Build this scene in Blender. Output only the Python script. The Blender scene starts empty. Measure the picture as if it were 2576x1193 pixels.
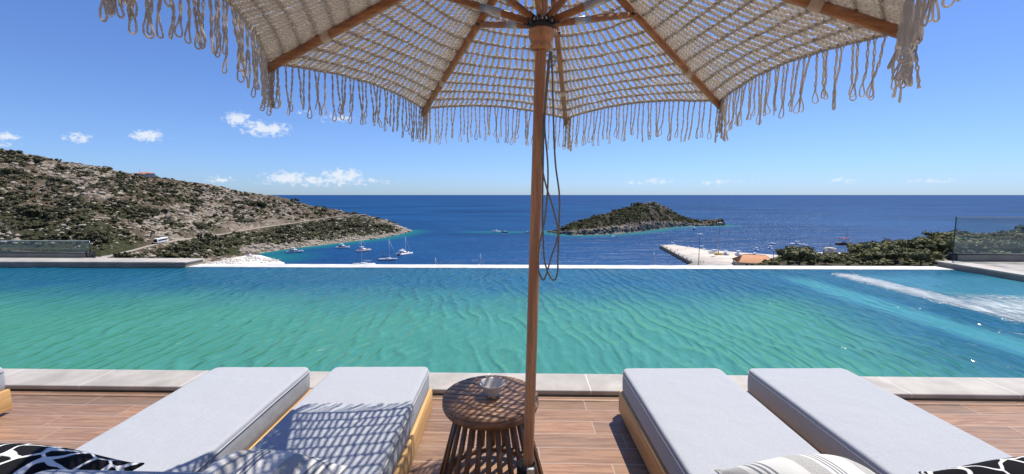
import bpy, math, random
import numpy as np
from mathutils import Vector
random.seed(7)
rng = np.random.default_rng(11)
R = math.radians
SC = bpy.context.scene
COL = SC.collection

# ------------------------------------------------------------------ camera, sky, sun, exposure
F, CH = 1050.0, 1.55                      # focal length in photo pixels (2576 wide), eye height above the deck
PIT = math.atan(106 / F)
CP, SP = math.cos(PIT), math.sin(PIT)
cam = bpy.data.cameras.new('camera')
cam.lens = 36 * F / 2576
cam.sensor_width = 36
cam.clip_start, cam.clip_end = 0.05, 300000
camo = bpy.data.objects.new('camera', cam)
COL.objects.link(camo)
camo.location = (0, 0, CH)
camo.rotation_euler = (math.pi / 2 - PIT, 0, 0)
SC.camera = camo
SUN_AZ, SUN_EL = R(47), R(62)             # azimuth counted from +X towards +Y
SD = np.array([math.cos(SUN_EL) * math.cos(SUN_AZ), math.cos(SUN_EL) * math.sin(SUN_AZ), math.sin(SUN_EL)])
sl = bpy.data.lights.new('sun', 'SUN')
sl.energy, sl.angle, sl.color = 5.0, R(0.5), (1, .94, .84)
slo = bpy.data.objects.new('sun', sl)
COL.objects.link(slo)
slo.rotation_euler = Vector(SD).to_track_quat('Z', 'Y').to_euler()
SC.view_settings.view_transform = 'Standard'
SC.view_settings.look = 'None'
SC.view_settings.exposure = 0.3
SC.view_settings.gamma = 1
SEA = CH - 48.0                            # sea level below the terrace


def at(px, py, z):
    """pixel of the photo on a horizontal plane"""
    u, v = px - 1288, py - 596.5
    d = np.array([u, F * CP - v * SP, -F * SP - v * CP])
    return d * ((z - CH) / d[2]) + np.array([0, 0, CH])


def atY(px, py, Y):
    """pixel of the photo at a forward distance"""
    u, v = px - 1288, py - 596.5
    d = np.array([u, F * CP - v * SP, -F * SP - v * CP])
    return d * (Y / d[1]) + np.array([0, 0, CH])


# ------------------------------------------------------------------ node helper
class NT:
    def __init__(s, tree):
        s.t, s.n, s.l = tree, tree.nodes, tree.links

    def add(s, typ, **kw):
        nd = s.n.new(typ)
        ins = kw.pop('i', {})
        for k, v in kw.items():
            setattr(nd, k, v)
        for k, v in ins.items():
            s.put(nd.inputs[k], v)
        return nd

    def put(s, sock, v):
        if isinstance(v, bpy.types.NodeSocket):
            s.l.new(v, sock)
        elif hasattr(v, 'outputs'):
            s.l.new(v.outputs[0], sock)
        else:
            try:
                sock.default_value = v
            except Exception:
                sock.default_value = (*v, 1)

    def m(s, op, a, b=0.0, c=0.0, clamp=False):
        nd = s.n.new('ShaderNodeMath')
        nd.operation = op
        nd.use_clamp = clamp
        s.put(nd.inputs[0], a); s.put(nd.inputs[1], b); s.put(nd.inputs[2], c)
        return nd.outputs[0]

    def vm(s, op, a, b=(0, 0, 0)):
        nd = s.n.new('ShaderNodeVectorMath')
        nd.operation = op
        s.put(nd.inputs[0], a); s.put(nd.inputs[1], b)
        return nd.outputs['Value'] if op in ('LENGTH', 'DOT_PRODUCT') else nd.outputs[0]

    def mix(s, f, a, b, mode='MIX'):
        nd = s.n.new('ShaderNodeMix')
        nd.data_type = 'RGBA'
        nd.blend_type = mode
        s.put(nd.inputs[0], f); s.put(nd.inputs[6], a); s.put(nd.inputs[7], b)
        return nd.outputs[2]

    def step(s, x, lo, hi, a=0.0, b=1.0):
        nd = s.n.new('ShaderNodeMapRange')
        nd.interpolation_type = 'SMOOTHSTEP'
        for k, v in zip(range(5), (x, lo, hi, a, b)):
            s.put(nd.inputs[k], v)
        return nd.outputs[0]

    def noise(s, vec, scale=5.0, detail=3.0, rough=.55, dist=0.0):
        nd = s.add('ShaderNodeTexNoise', i={'Vector': vec, 'Scale': scale, 'Detail': detail, 'Roughness': rough, 'Distortion': dist})
        return nd.outputs['Fac']

    def mapv(s, vec, scale=(1, 1, 1), loc=(0, 0, 0), rot=(0, 0, 0)):
        return s.add('ShaderNodeMapping', i={'Vector': vec, 'Scale': scale, 'Location': loc, 'Rotation': rot}).outputs[0]

    def coord(s, k='Object'):
        return s.add('ShaderNodeTexCoord').outputs[k]

    def xyz(s, v):
        return s.add('ShaderNodeSeparateXYZ', i={0: v}).outputs


def c4(c):
    return (c[0], c[1], c[2], 1)


MATS = {}


def mat(name, fn=None, col=(.5, .5, .5), rough=.6, bump=None, metal=0.0, spec=.5):
    if name in MATS:
        return MATS[name]
    m = bpy.data.materials.new(name)
    m.use_nodes = True
    nt = NT(m.node_tree)
    p = nt.n['Principled BSDF']
    p.inputs['Base Color'].default_value = c4(col)
    p.inputs['Roughness'].default_value = rough
    p.inputs['Metallic'].default_value = metal
    p.inputs['Specular IOR Level'].default_value = spec
    if fn:
        fn(nt, p)
    MATS[name] = m
    return m


def speck(name, col, amt=.25, scale=6., rough=.7, metal=0., bump=0.0, spec=.4, stretch=(1, 1, 1)):
    """a colour with uneven tone and a slight surface texture"""
    def fn(nt, p):
        v = nt.mapv(nt.coord(), stretch)
        n = nt.noise(v, scale, 5, .6)
        a = tuple(max(0, x * (1 - amt)) for x in col)
        b = tuple(min(1, x * (1 + amt)) for x in col)
        nt.put(p.inputs['Base Color'], nt.mix(nt.step(n, .3, .7), c4(a), c4(b)))
        if bump:
            nt.put(p.inputs['Normal'], nt.add('ShaderNodeBump', i={'Height': n, 'Strength': .6, 'Distance': bump}).outputs[0])
    return mat(name, fn, col, rough, metal=metal, spec=spec)


# world: Nishita sky and small cumulus clouds above the horizon
w = bpy.data.worlds.new('World')
SC.world = w
w.use_nodes = True
wt = NT(w.node_tree)
bg = wt.n['Background']
sky = wt.add('ShaderNodeTexSky', sky_type='NISHITA')
sky.sun_disc = False
sky.sun_elevation = SUN_EL
sky.sun_rotation = math.pi / 2 - SUN_AZ
sky.altitude = 0
sky.air_density, sky.dust_density, sky.ozone_density = 1.0, 0.25, 3.0
dirv = wt.coord('Generated')
dx, dy, dz = wt.xyz(dirv)
ymax = wt.m('MAXIMUM', dy, .05)
pv = wt.add('ShaderNodeCombineXYZ', i={0: wt.m('DIVIDE', dx, ymax), 1: wt.m('DIVIDE', dz, ymax), 2: 0.0}).outputs[0]
CL = [(598, 299, 46, 22, 1), (672, 326, 78, 22, 1), (640, 314, 50, 16, .8), (372, 342, 60, 19, 1), (196, 347, 48, 16, .85), (15, 343, 44, 15, .9),
      (10, 362, 60, 13, .45), (550, 453, 48, 14, .75), (720, 448, 78, 22, .95), (862, 442, 70, 24, .95), (800, 456, 190, 19, .75), (930, 457, 90, 14, .55),
      (850, 297, 66, 17, .6), (760, 283, 50, 12, .45), (1650, 457, 60, 11, .7), (1810, 459, 110, 9, .6), (1600, 460, 70, 8, .5), (2120, 454, 60, 11, .55), (2340, 455, 90, 10, .6), (150, 300, 40, 8, .25)]
warp = wt.noise(pv, 38, 4, .6)
nf = wt.noise(wt.mapv(pv, (1, 1.5, 1)), 62, 7, .62)
msk = None
for (cx, cy, rx, ry, op) in CL:
    q = atY(cx, cy, 1.0) - np.array([0, 0, CH])
    d = wt.vm('LENGTH', wt.vm('MULTIPLY', wt.vm('SUBTRACT', pv, (q[0], q[2], 0)), (F / rx, F / ry, 0)))
    e = wt.m('MULTIPLY', wt.m('SUBTRACT', 1.15, d, clamp=True), op)
    msk = e if msk is None else wt.m('MAXIMUM', msk, e)
cl = wt.m('ADD', wt.m('MULTIPLY', msk, 1.35), wt.m('MULTIPLY', wt.m('SUBTRACT', nf, .55), 3.3))
cl = wt.m('MULTIPLY', wt.step(cl, .18, 1.15), wt.step(msk, .02, .3))
cl = wt.m('MULTIPLY', cl, wt.step(dy, .1, .3))
tint = wt.mix(wt.step(dz, .0, .16), (.54, .76, 1.27, 1), (.62, .78, 1.16, 1))
skyc = wt.mix(1.0, sky.outputs[0], tint, 'MULTIPLY')
SKYS = 0.10
cloudc = (7.0, 7.4, 8.0, 1)
wt.put(bg.inputs[0], wt.mix(wt.m('MULTIPLY', cl, .85), skyc, cloudc))
bg.inputs[1].default_value = SKYS


# ------------------------------------------------------------------ mesh helper
class MB:
    def __init__(s):
        s.v, s.f, s.n, s.c = [], [], 0, []

    def raw(s, v, f, col=None):
        v = np.asarray(v, float).reshape(-1, 3)
        s.v.append(v)
        f = np.asarray(f, int)
        s.f.append(f + s.n)
        s.n += len(v)
        if col is not None:
            s.c.append(np.broadcast_to(np.asarray(col, float), (len(v), 3)))
        return s

    def box(s, a, b, M=None):
        (x0, y0, z0), (x1, y1, z1) = a, b
        v = np.array([[x0, y0, z0], [x1, y0, z0], [x1, y1, z0], [x0, y1, z0], [x0, y0, z1], [x1, y0, z1], [x1, y1, z1], [x0, y1, z1]], float)
        if M is not None:
            v = M(v)
        return s.raw(v, [[0, 3, 2, 1], [4, 5, 6, 7], [0, 1, 5, 4], [1, 2, 6, 5], [2, 3, 7, 6], [3, 0, 4, 7]])

    def rbox(s, a, b, r=.01, n=3, M=None):
        """box with rounded edges (superquadric-free: offset corner spheres)"""
        a, b = np.array(a, float), np.array(b, float)
        r = min(r, .49 * (b - a).min())
        k = n * 4
        rings = []
        for j in range(-n, n + 1):
            ph = j / n * math.pi / 2
            rings.append((math.cos(ph), math.sin(ph), -1 if j < 0 else 1))
        # two middle rings so that the sides stay straight
        prof = [(x, y, sg) for (x, y, sg) in rings]
        prof = [p for p in prof if not (p[1] == 0)] 
        idx = [i for i, p in enumerate(prof) if p[2] > 0][0]
        prof = prof[:idx] + [(1, 0, -1), (1, 0, 1)] + prof[idx:]
        V = []
        for (cr, sz, sg) in prof:
            for q in range(4):
                cx = b[0] - r if q in (0, 3) else a[0] + r
                cy = b[1] - r if q in (0, 1) else a[1] + r
                for i in range(n + 1):
                    t = (q + i / n) * math.pi / 2
                    V.append((cx + r * cr * math.cos(t), cy + r * cr * math.sin(t), (a[2] + r if sg < 0 else b[2] - r) + r * sz))
        m = 4 * (n + 1)
        fs = []
        for j in range(len(prof) - 1):
            for i in range(m):
                i2 = (i + 1) % m
                fs.append((j * m + i, j * m + i2, (j + 1) * m + i2, (j + 1) * m + i))
        V = np.array(V)
        V2 = np.vstack([V, [[(a[0] + b[0]) / 2, (a[1] + b[1]) / 2, a[2]], [(a[0] + b[0]) / 2, (a[1] + b[1]) / 2, b[2]]]])
        if M is not None:
            V2 = M(V2)
        nb = len(V)
        base = s.n
        s.raw(V2, fs)
        L = (len(prof) - 1) * m
        s.f.append(np.array([(base + nb, base + (i + 1) % m, base + i) for i in range(m)]))
        s.f.append(np.array([(base + nb + 1, base + L + i, base + L + (i + 1) % m) for i in range(m)]))
        return s

    def tube(s, pts, r=.01, k=6, cap=True, flat=None):
        P = np.asarray(pts, float)
        n = len(P)
        T = np.gradient(P, axis=0)
        T /= np.linalg.norm(T, axis=1)[:, None] + 1e-12
        ref = np.array([0, 0, 1.]) if abs(T[0][2]) < .9 else np.array([1., 0, 0])
        N = np.cross(T[0], ref); N /= np.linalg.norm(N)
        rr = np.broadcast_to(np.asarray(r, float), (n,))
        V = np.empty((n, k, 3))
        an = np.arange(k) * 2 * math.pi / k
        for i in range(n):
            N = N - T[i] * N.dot(T[i]); N /= np.linalg.norm(N) + 1e-12
            B = np.cross(T[i], N)
            V[i] = P[i] + rr[i] * (np.cos(an)[:, None] * N + np.sin(an)[:, None] * B)
        base = s.n
        i, j = np.meshgrid(np.arange(n - 1), np.arange(k), indexing='ij')
        j2 = (j + 1) % k
        f = np.stack([i * k + j, i * k + j2, (i + 1) * k + j2, (i + 1) * k + j], -1).reshape(-1, 4)
        s.raw(V.reshape(-1, 3), f)
        if cap and k > 2:
            for b0, rev in ((base, True), (base + (n - 1) * k, False)):
                cidx = list(range(b0, b0 + k))
                if rev: cidx = cidx[::-1]
                if k == 4:
                    s.f.append(np.array([cidx]))
                else:
                    s.f.append(np.array([(cidx[0], cidx[a], cidx[a + 1]) for a in range(1, k - 1)]))
        return s

    def bar(s, p, q, wd, hg, up=(0, 0, 1)):
        """rectangular bar, wd across, hg along up"""
        p, q = np.array(p, float), np.array(q, float)
        t = (q - p) / np.linalg.norm(q - p)
        sd = np.cross(t, np.array(up, float)); sd /= np.linalg.norm(sd)
        u = np.cross(sd, t)
        c = min(wd, hg) * .22
        o = [(wd / 2, -hg / 2 + c), (wd / 2, hg / 2 - c), (wd / 2 - c, hg / 2), (-wd / 2 + c, hg / 2), (-wd / 2, hg / 2 - c), (-wd / 2, -hg / 2 + c), (-wd / 2 + c, -hg / 2), (wd / 2 - c, -hg / 2)]
        V = [e + sd * a + u * b for e in (p, q) for (a, b) in o]
        base = s.n
        s.raw(V, [(i, (i + 1) % 8, 8 + (i + 1) % 8, 8 + i) for i in range(8)])
        s.f.append(np.array([(base, base + a + 1, base + a) for a in range(1, 7)]))
        s.f.append(np.array([(base + 8, base + 8 + a, base + 9 + a) for a in range(1, 7)]))
        return s

    def lathe(s, prof, k=32, M=None, flute=None):
        n = len(prof)
        V = []
        for (r, z) in prof:
            for j in range(k):
                a = 2 * math.pi * j / k
                rr = r * (flute(a) if flute else 1)
                V.append((rr * math.cos(a), rr * math.sin(a), z))
        V = np.array(V)
        if M is not None: V = M(V)
        i, j = np.meshgrid(np.arange(n - 1), np.arange(k), indexing='ij')
        j2 = (j + 1) % k
        return s.raw(V, np.stack([i * k + j, i * k + j2, (i + 1) * k + j2, (i + 1) * k + j], -1).reshape(-1, 4))

    def poly(s, pts, z0, z1):
        """prism over a convex-ish outline (counter-clockwise)"""
        n = len(pts)
        V = [(x, y, z0) for x, y in pts] + [(x, y, z1) for x, y in pts]
        base = s.n
        s.raw(V, [(i, (i + 1) % n, n + (i + 1) % n, n + i) for i in range(n)])
        s.ng = getattr(s, 'ng', []) + [[base + n + i for i in range(n)], [base + n - 1 - i for i in range(n)]]
        return s

    def grid(s, V):
        n, m = V.shape[:2]
        i, j = np.meshgrid(np.arange(n - 1), np.arange(m - 1), indexing='ij')
        f = np.stack([i * m + j, i * m + j + 1, (i + 1) * m + j + 1, (i + 1) * m + j], -1).reshape(-1, 4)
        return s.raw(V.reshape(-1, 3), f)

    def build(s, name, m, parent=None, smooth=False, loc=None):
        V = np.vstack(s.v)
        if loc is not None:
            V = V - np.asarray(loc, float)
        me = bpy.data.meshes.new(name)
        fl = []
        for f in s.f:
            fl.append(f)
        tot = np.concatenate([np.full(len(f), f.shape[1]) for f in fl] + [np.array([len(g)]) for g in getattr(s, 'ng', [])]).astype(np.int32)
        idx = np.concatenate([f.ravel() for f in fl] + [np.array(g) for g in getattr(s, 'ng', [])]).astype(np.int32)
        me.vertices.add(len(V)); me.vertices.foreach_set('co', V.astype(np.float32).ravel())
        me.loops.add(len(idx)); me.loops.foreach_set('vertex_index', idx)
        me.polygons.add(len(tot))
        st = np.concatenate([[0], np.cumsum(tot)[:-1]]).astype(np.int32)
        me.polygons.foreach_set('loop_start', st)
        me.update(calc_edges=True)
        me.validate()
        if smooth:
            me.polygons.foreach_set('use_smooth', np.ones(len(me.polygons), bool))
        if s.c:
            a = me.color_attributes.new('tone', 'FLOAT_COLOR', 'POINT')
            cc = np.ones((len(V), 4)); cc[:, :3] = np.vstack(s.c)
            a.data.foreach_set('color', cc.astype(np.float32).ravel())
        me.materials.append(m)
        o = bpy.data.objects.new(name, me)
        COL.objects.link(o)
        if loc is not None: o.location = loc
        if parent is not None: o.parent = parent
        return o


def tag(o, label=None, cat=None, group=None, kind=None):
    for k, v in (('label', label), ('category', cat), ('group', group), ('kind', kind)):
        if v: o[k] = v
    return o


def thing(name, label, cat, loc=(0, 0, 0), rz=0, group=None):
    o = bpy.data.objects.new(name, None)
    o.empty_display_size = .2
    COL.objects.link(o)
    o.location = tuple(float(x) for x in loc)
    o.rotation_euler = (0, 0, rz)
    return tag(o, label, cat, group)


def dup(root, loc, rz=0, sc=None, label=None, group=None):
    r = root.copy(); COL.objects.link(r)
    r.location = tuple(float(x) for x in loc); r.rotation_euler = (0, 0, rz)
    if sc is not None: r.scale = sc
    if label: r['label'] = label
    if group: r['group'] = group
    for ch in list(root.children):
        c = ch.copy(); COL.objects.link(c); c.parent = r
        for g in ch.children:
            d = g.copy(); COL.objects.link(d); d.parent = c
    return r


def spline(P, n):
    """Catmull-Rom through the points"""
    P = np.asarray(P, float)
    Q = np.vstack([2 * P[0] - P[1], P, 2 * P[-1] - P[-2]])
    out = []
    for i in range(1, len(Q) - 2):
        t = np.linspace(0, 1, n, endpoint=False)[:, None]
        a, b, c, d = Q[i - 1], Q[i], Q[i + 1], Q[i + 2]
        out.append(.5 * (2 * b + (c - a) * t + (2 * a - 5 * b + 4 * c - d) * t ** 2 + (3 * b - a - 3 * c + d) * t ** 3))
    out.append(P[-1:])
    return np.vstack(out)


# value noise for terrain
_T = rng.random((256, 256))


def vnoise(x, y):
    xi, yi = np.floor(x).astype(int), np.floor(y).astype(int)
    fx, fy = x - xi, y - yi
    fx, fy = fx * fx * (3 - 2 * fx), fy * fy * (3 - 2 * fy)
    g = lambda a, b: _T[a % 256, b % 256]
    return (g(xi, yi) * (1 - fx) + g(xi + 1, yi) * fx) * (1 - fy) + (g(xi, yi + 1) * (1 - fx) + g(xi + 1, yi + 1) * fx) * fy


def fbm(x, y, o=4, g=.5):
    s, a, t = 0, 1., 0
    for k in range(o):
        s = s + a * vnoise(x * 2 ** k + 17.3 * k, y * 2 ** k + 9.1 * k); t += a; a *= g
    return s / t


# ------------------------------------------------------------------ materials
def wood_fn(dark, light, axis=2, fine=1.0, rough=.5):
    def fn(nt, p):
        v = nt.coord()
        info = nt.add('ShaderNodeObjectInfo').outputs['Random']
        v = nt.vm('ADD', v, nt.add('ShaderNodeCombineXYZ', i={0: nt.m('MULTIPLY', info, 7.), 1: nt.m('MULTIPLY', info, 3.), 2: nt.m('MULTIPLY', info, 5.)}).outputs[0])
        sc = [38 * fine] * 3
        sc[axis] = 2.2 * fine
        n = nt.noise(nt.mapv(v, sc), 1, 6, .6, .6)
        sc2 = [150 * fine] * 3
        sc2[axis] = 5 * fine
        n2 = nt.noise(nt.mapv(v, sc2), 1, 3, .6)
        c = nt.mix(nt.step(n, .3, .72), c4(dark), c4(light))
        c = nt.mix(nt.m('MULTIPLY', nt.step(n2, .45, .75), .35), c, c4(tuple(x * .5 for x in dark)))
        nt.put(p.inputs['Base Color'], c)
        nt.put(p.inputs['Normal'], nt.add('ShaderNodeBump', i={'Height': n2, 'Strength': .35, 'Distance': .002}).outputs[0])
        nt.put(p.inputs['Roughness'], nt.step(n, .2, .8, rough - .08, rough + .12))
    return fn


M_pole = mat('pole_wood', wood_fn((.36, .155, .062), (.62, .33, .15), 2))
M_rib = [mat('rib_wood_%d' % k, wood_fn((.25, .105, .04), (.47, .225, .09), k)) for k in range(3)]
M_lwood = mat('pine_wood', wood_fn((.50, .27, .09), (.68, .42, .17), 1, .55))
M_twood = mat('table_wood', wood_fn((.15, .07, .032), (.38, .20, .10), 0, .8))
M_tleg = mat('table_leg_wood', wood_fn((.11, .055, .026), (.28, .15, .075), 2, .8))


def deck_fn(nt, p):
    v = nt.coord()
    x, y, z = nt.xyz(v)
    PW, PL = .152, .93
    r = nt.m('FLOOR', nt.m('DIVIDE', y, PW))
    off = nt.add('ShaderNodeTexWhiteNoise', noise_dimensions='1D', i={'W': r}).outputs[0]
    xs = nt.m('ADD', nt.m('DIVIDE', x, PL), nt.m('MULTIPLY', off, 3.0))
    cx = nt.m('FLOOR', xs)
    idv = nt.add('ShaderNodeCombineXYZ', i={0: cx, 1: r, 2: 0.0}).outputs[0]
    rnd = nt.add('ShaderNodeTexWhiteNoise', noise_dimensions='3D', i={'Vector': idv}).outputs[0]
    fx = nt.m('MULTIPLY', nt.m('FRACT', xs), PL)
    fy = nt.m('MULTIPLY', nt.m('FRACT', nt.m('DIVIDE', y, PW)), PW)
    gr = nt.m('MAXIMUM', nt.m('LESS_THAN', fx, .0058), nt.m('LESS_THAN', fy, .0055))
    sv = nt.vm('ADD', v, nt.vm('MULTIPLY', nt.add('ShaderNodeCombineXYZ', i={0: rnd, 1: rnd, 2: rnd}).outputs[0], (9, 5, 3)))
    n1 = nt.noise(nt.mapv(sv, (3.0, 42, 1)), 1, 6, .65, 1.2)
    n2 = nt.noise(nt.mapv(sv, (2.0, 7, 1)), 1, 4, .6)
    n3 = nt.noise(nt.mapv(sv, (12., 120, 1)), 1, 3, .6)
    c = nt.mix(nt.step(n1, .25, .75), (.18, .10, .060, 1), (.41, .248, .152, 1))
    c = nt.mix(nt.m('MULTIPLY', nt.step(n2, .4, .75), .55), c, (.245, .17, .118, 1))
    c = nt.mix(nt.m('MULTIPLY', nt.step(n3, .55, .8), .4), c, (.09, .05, .035, 1))
    c = nt.mix(1.0, c, nt.mix(rnd, (.78, .80, .82, 1), (1.22, 1.12, 1.05, 1)), 'MULTIPLY')
    c = nt.mix(nt.m('MULTIPLY', gr, .6), c, (.52, .42, .35, 1))
    nt.put(p.inputs['Base Color'], c)
    nt.put(p.inputs['Roughness'], .55)
    h = nt.m('SUBTRACT', nt.m('MULTIPLY', n1, .4), gr)
    nt.put(p.inputs['Normal'], nt.add('ShaderNodeBump', i={'Height': h, 'Strength': .5, 'Distance': .002}).outputs[0])


M_deck = mat('deck_tile', deck_fn)


def stone_fn(base, tile=None, amt=.18):
    def fn(nt, p):
        v = nt.coord()
        n = nt.noise(v, 3.2, 6, .62)
        n2 = nt.noise(v, 60, 3, .6)
        c = nt.mix(nt.step(n, .3, .7), c4(tuple(x * (1 - amt) for x in base)), c4(tuple(x * (1 + amt) for x in base)))
        c = nt.mix(nt.m('MULTIPLY', nt.step(n2, .5, .8), .2), c, c4(tuple(x * .7 for x in base)))
        if tile:
            x, y, z = nt.xyz(v)
            g = nt.m('LESS_THAN', nt.m('MULTIPLY', nt.m('FRACT', nt.m('DIVIDE', nt.m('ADD', x, .27), tile)), tile), .009)
            c = nt.mix(nt.m('MULTIPLY', g, .85), c, (.60, .57, .53, 1))
        nt.put(p.inputs['Base Color'], c)
        nt.put(p.inputs['Normal'], nt.add('ShaderNodeBump', i={'Height': n2, 'Strength': .3, 'Distance': .002}).outputs[0])
    return fn


M_coping = mat('coping_stone', stone_fn((.385, .355, .315), .81), rough=.65)
M_wall = mat('raised_wall_stone', stone_fn((.21, .19, .15)), rough=.75)
M_ledge = mat('overflow_ledge_stone', stone_fn((.62, .60, .575)), rough=.5)
M_parapet = mat('parapet_render', stone_fn((.30, .275, .235)), rough=.8)
M_terrace = mat('pebble_floor', stone_fn((.50, .46, .42), None, .3), rough=.8)
M_slot = mat('drain_dark', col=(.012, .01, .009), rough=.8)


def pool_fn(nt, p):
    v = nt.coord()
    x, y, z = nt.xyz(v)
    # ripples run along the pool's short side
    a = nt.noise(nt.mapv(v, (4.6, 1.7, 1), rot=(0, 0, R(14))), 1, 2, .5, .25)
    b = nt.noise(nt.mapv(v, (10., 4.2, 1), rot=(0, 0, R(-6))), 1, 3, .55, .3)
    d = nt.noise(nt.mapv(v, (1.5, .6, 1)), 1, 2, .5)
    # crests
    def crest(kx, ky, amp, sc, sharp):
        ph = nt.m('ADD', nt.m('ADD', nt.m('MULTIPLY', x, kx), nt.m('MULTIPLY', y, ky)), nt.m('MULTIPLY', nt.noise(nt.mapv(v, (sc, sc * .7, 1)), 1, 2, .5), amp))
        return nt.m('POWER', nt.m('ADD', .5, nt.m('MULTIPLY', nt.m('SINE', nt.m('MULTIPLY', ph, 6.2832)), .5)), sharp)
    pa = nt.step(nt.noise(nt.mapv(v, (.9, .5, 1)), 1, 2), .3, .7, .25, 1.0)
    pb = nt.step(nt.noise(nt.mapv(v, (.8, .6, 1), loc=(7, 3, 0)), 1, 2), .3, .7, .25, 1.0)
    ra = nt.m('ADD', nt.m('MULTIPLY', nt.m('MULTIPLY', crest(4.9, .7, 3.4, 1.3, 2.4), pa), .62), nt.m('ADD', nt.m('MULTIPLY', nt.m('MULTIPLY', crest(7.4, -2.1, 2.8, 1.9, 2.0), pb), .42), nt.m('MULTIPLY', a, .5)))
    h = nt.m('ADD', nt.m('MULTIPLY', ra, .85), nt.m('ADD', nt.m('MULTIPLY', b, .42), nt.m('MULTIPLY', d, 1.2)))
    # water colour: shallow green shelf, deep blue basin along the overflow edge and the right bay
    wob = nt.m('MULTIPLY', nt.m('SUBTRACT', nt.noise(v, .7, 3), .5), 1.6)
    deep_far = nt.step(nt.m('ADD', y, wob), 4.8, 7.3)
    deep_r = nt.step(nt.m('ADD', x, wob), 2.6, 5.0)
    deep = nt.m('MAXIMUM', deep_far, nt.m('MULTIPLY', deep_r, .92))
    dk = nt.m('MULTIPLY', nt.m('SUBTRACT', d, .5), .25)
    c = nt.mix(nt.m('ADD', deep, dk, clamp=True), (.046, .225, .135, 1), (.006, .085, .140, 1))
    # submerged bench, pale
    bench = nt.m('MULTIPLY', nt.step(nt.m('ABSOLUTE', nt.m('SUBTRACT', nt.m('ADD', x, nt.m('MULTIPLY', wob, .15)), 5.05)), .42, .1), nt.step(y, 8.1, 7.2))
    c = nt.mix(nt.m('MULTIPLY', bench, .8), c, (.055, .26, .28, 1))
    seat = nt.m('MULTIPLY', nt.step(x, 6.2, 6.7), nt.step(y, 8.4, 7.6))
    c = nt.mix(nt.m('MULTIPLY', seat, .45), c, (.07, .26, .32, 1))
    # foam where the jets come up
    fn_ = nt.noise(nt.mapv(v, (9., 3.5, 1)), 1, 8, .8, .8)
    line = nt.m('MULTIPLY', nt.step(nt.m('ABSOLUTE', nt.m('SUBTRACT', nt.m('ADD', x, nt.m('MULTIPLY', wob, .12)), 6.25)), .52, .05), nt.step(y, 8.45, 8.0))
    spread = nt.m('MULTIPLY', nt.m('MULTIPLY', nt.step(x, 6.1, 6.5), nt.step(x, 8.3, 7.0)), nt.step(nt.m('ABSOLUTE', nt.m('SUBTRACT', y, 5.3)), 1.9, .4))
    fo = nt.m('MAXIMUM', line, nt.m('MULTIPLY', spread, 1.0))
    foam = nt.step(nt.m('ADD', fo, nt.m('MULTIPLY', nt.m('SUBTRACT', fn_, .5), 2.2)),   .42, 1.15)
    foam = nt.m('MULTIPLY', foam, nt.step(fo, .05, .3))
    c = nt.mix(nt.m('MULTIPLY', foam, .45), c, (.36, .42, .46, 1))
    nt.put(p.inputs['Base Color'], c)
    nt.put(p.inputs['Roughness'], nt.m('ADD', .11, nt.m('MULTIPLY', foam, .5)))
    nt.put(p.inputs['IOR'], 1.33)
    nt.put(p.inputs['Normal'], nt.add('ShaderNodeBump', i={'Height': nt.m('ADD', h, nt.m('MULTIPLY', nt.m('MULTIPLY', foam, fn_), .8)), 'Strength': 1.0, 'Distance': .037}).outputs[0])
    water_out(nt, p, .22)




def water_out(nt, p, cap):
    """body colour of the water under a mirror-like surface; waves keep the mirror from going full at low angles"""
    nrm = p.inputs['Normal'].links[0].from_socket
    base = p.inputs['Base Color'].links[0].from_socket
    df = nt.add('ShaderNodeBsdfDiffuse', i={'Color': base, 'Normal': nrm})
    gl = nt.add('ShaderNodeBsdfGlossy', i={'Color': (1, 1, 1, 1), 'Normal': nrm})
    ro = p.inputs['Roughness']
    nt.put(gl.inputs['Roughness'], ro.links[0].from_socket if ro.links else ro.default_value)
    fr = nt.add('ShaderNodeFresnel', i={'IOR': 1.33, 'Normal': nrm}).outputs[0]
    mx = nt.add('ShaderNodeMixShader', i={0: nt.m('MINIMUM', fr, cap), 1: df.outputs[0], 2: gl.outputs[0]})
    nt.l.new(mx.outputs[0], nt.n['Material Output'].inputs[0])


M_pool = mat('pool_water', pool_fn, spec=.36)


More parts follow.
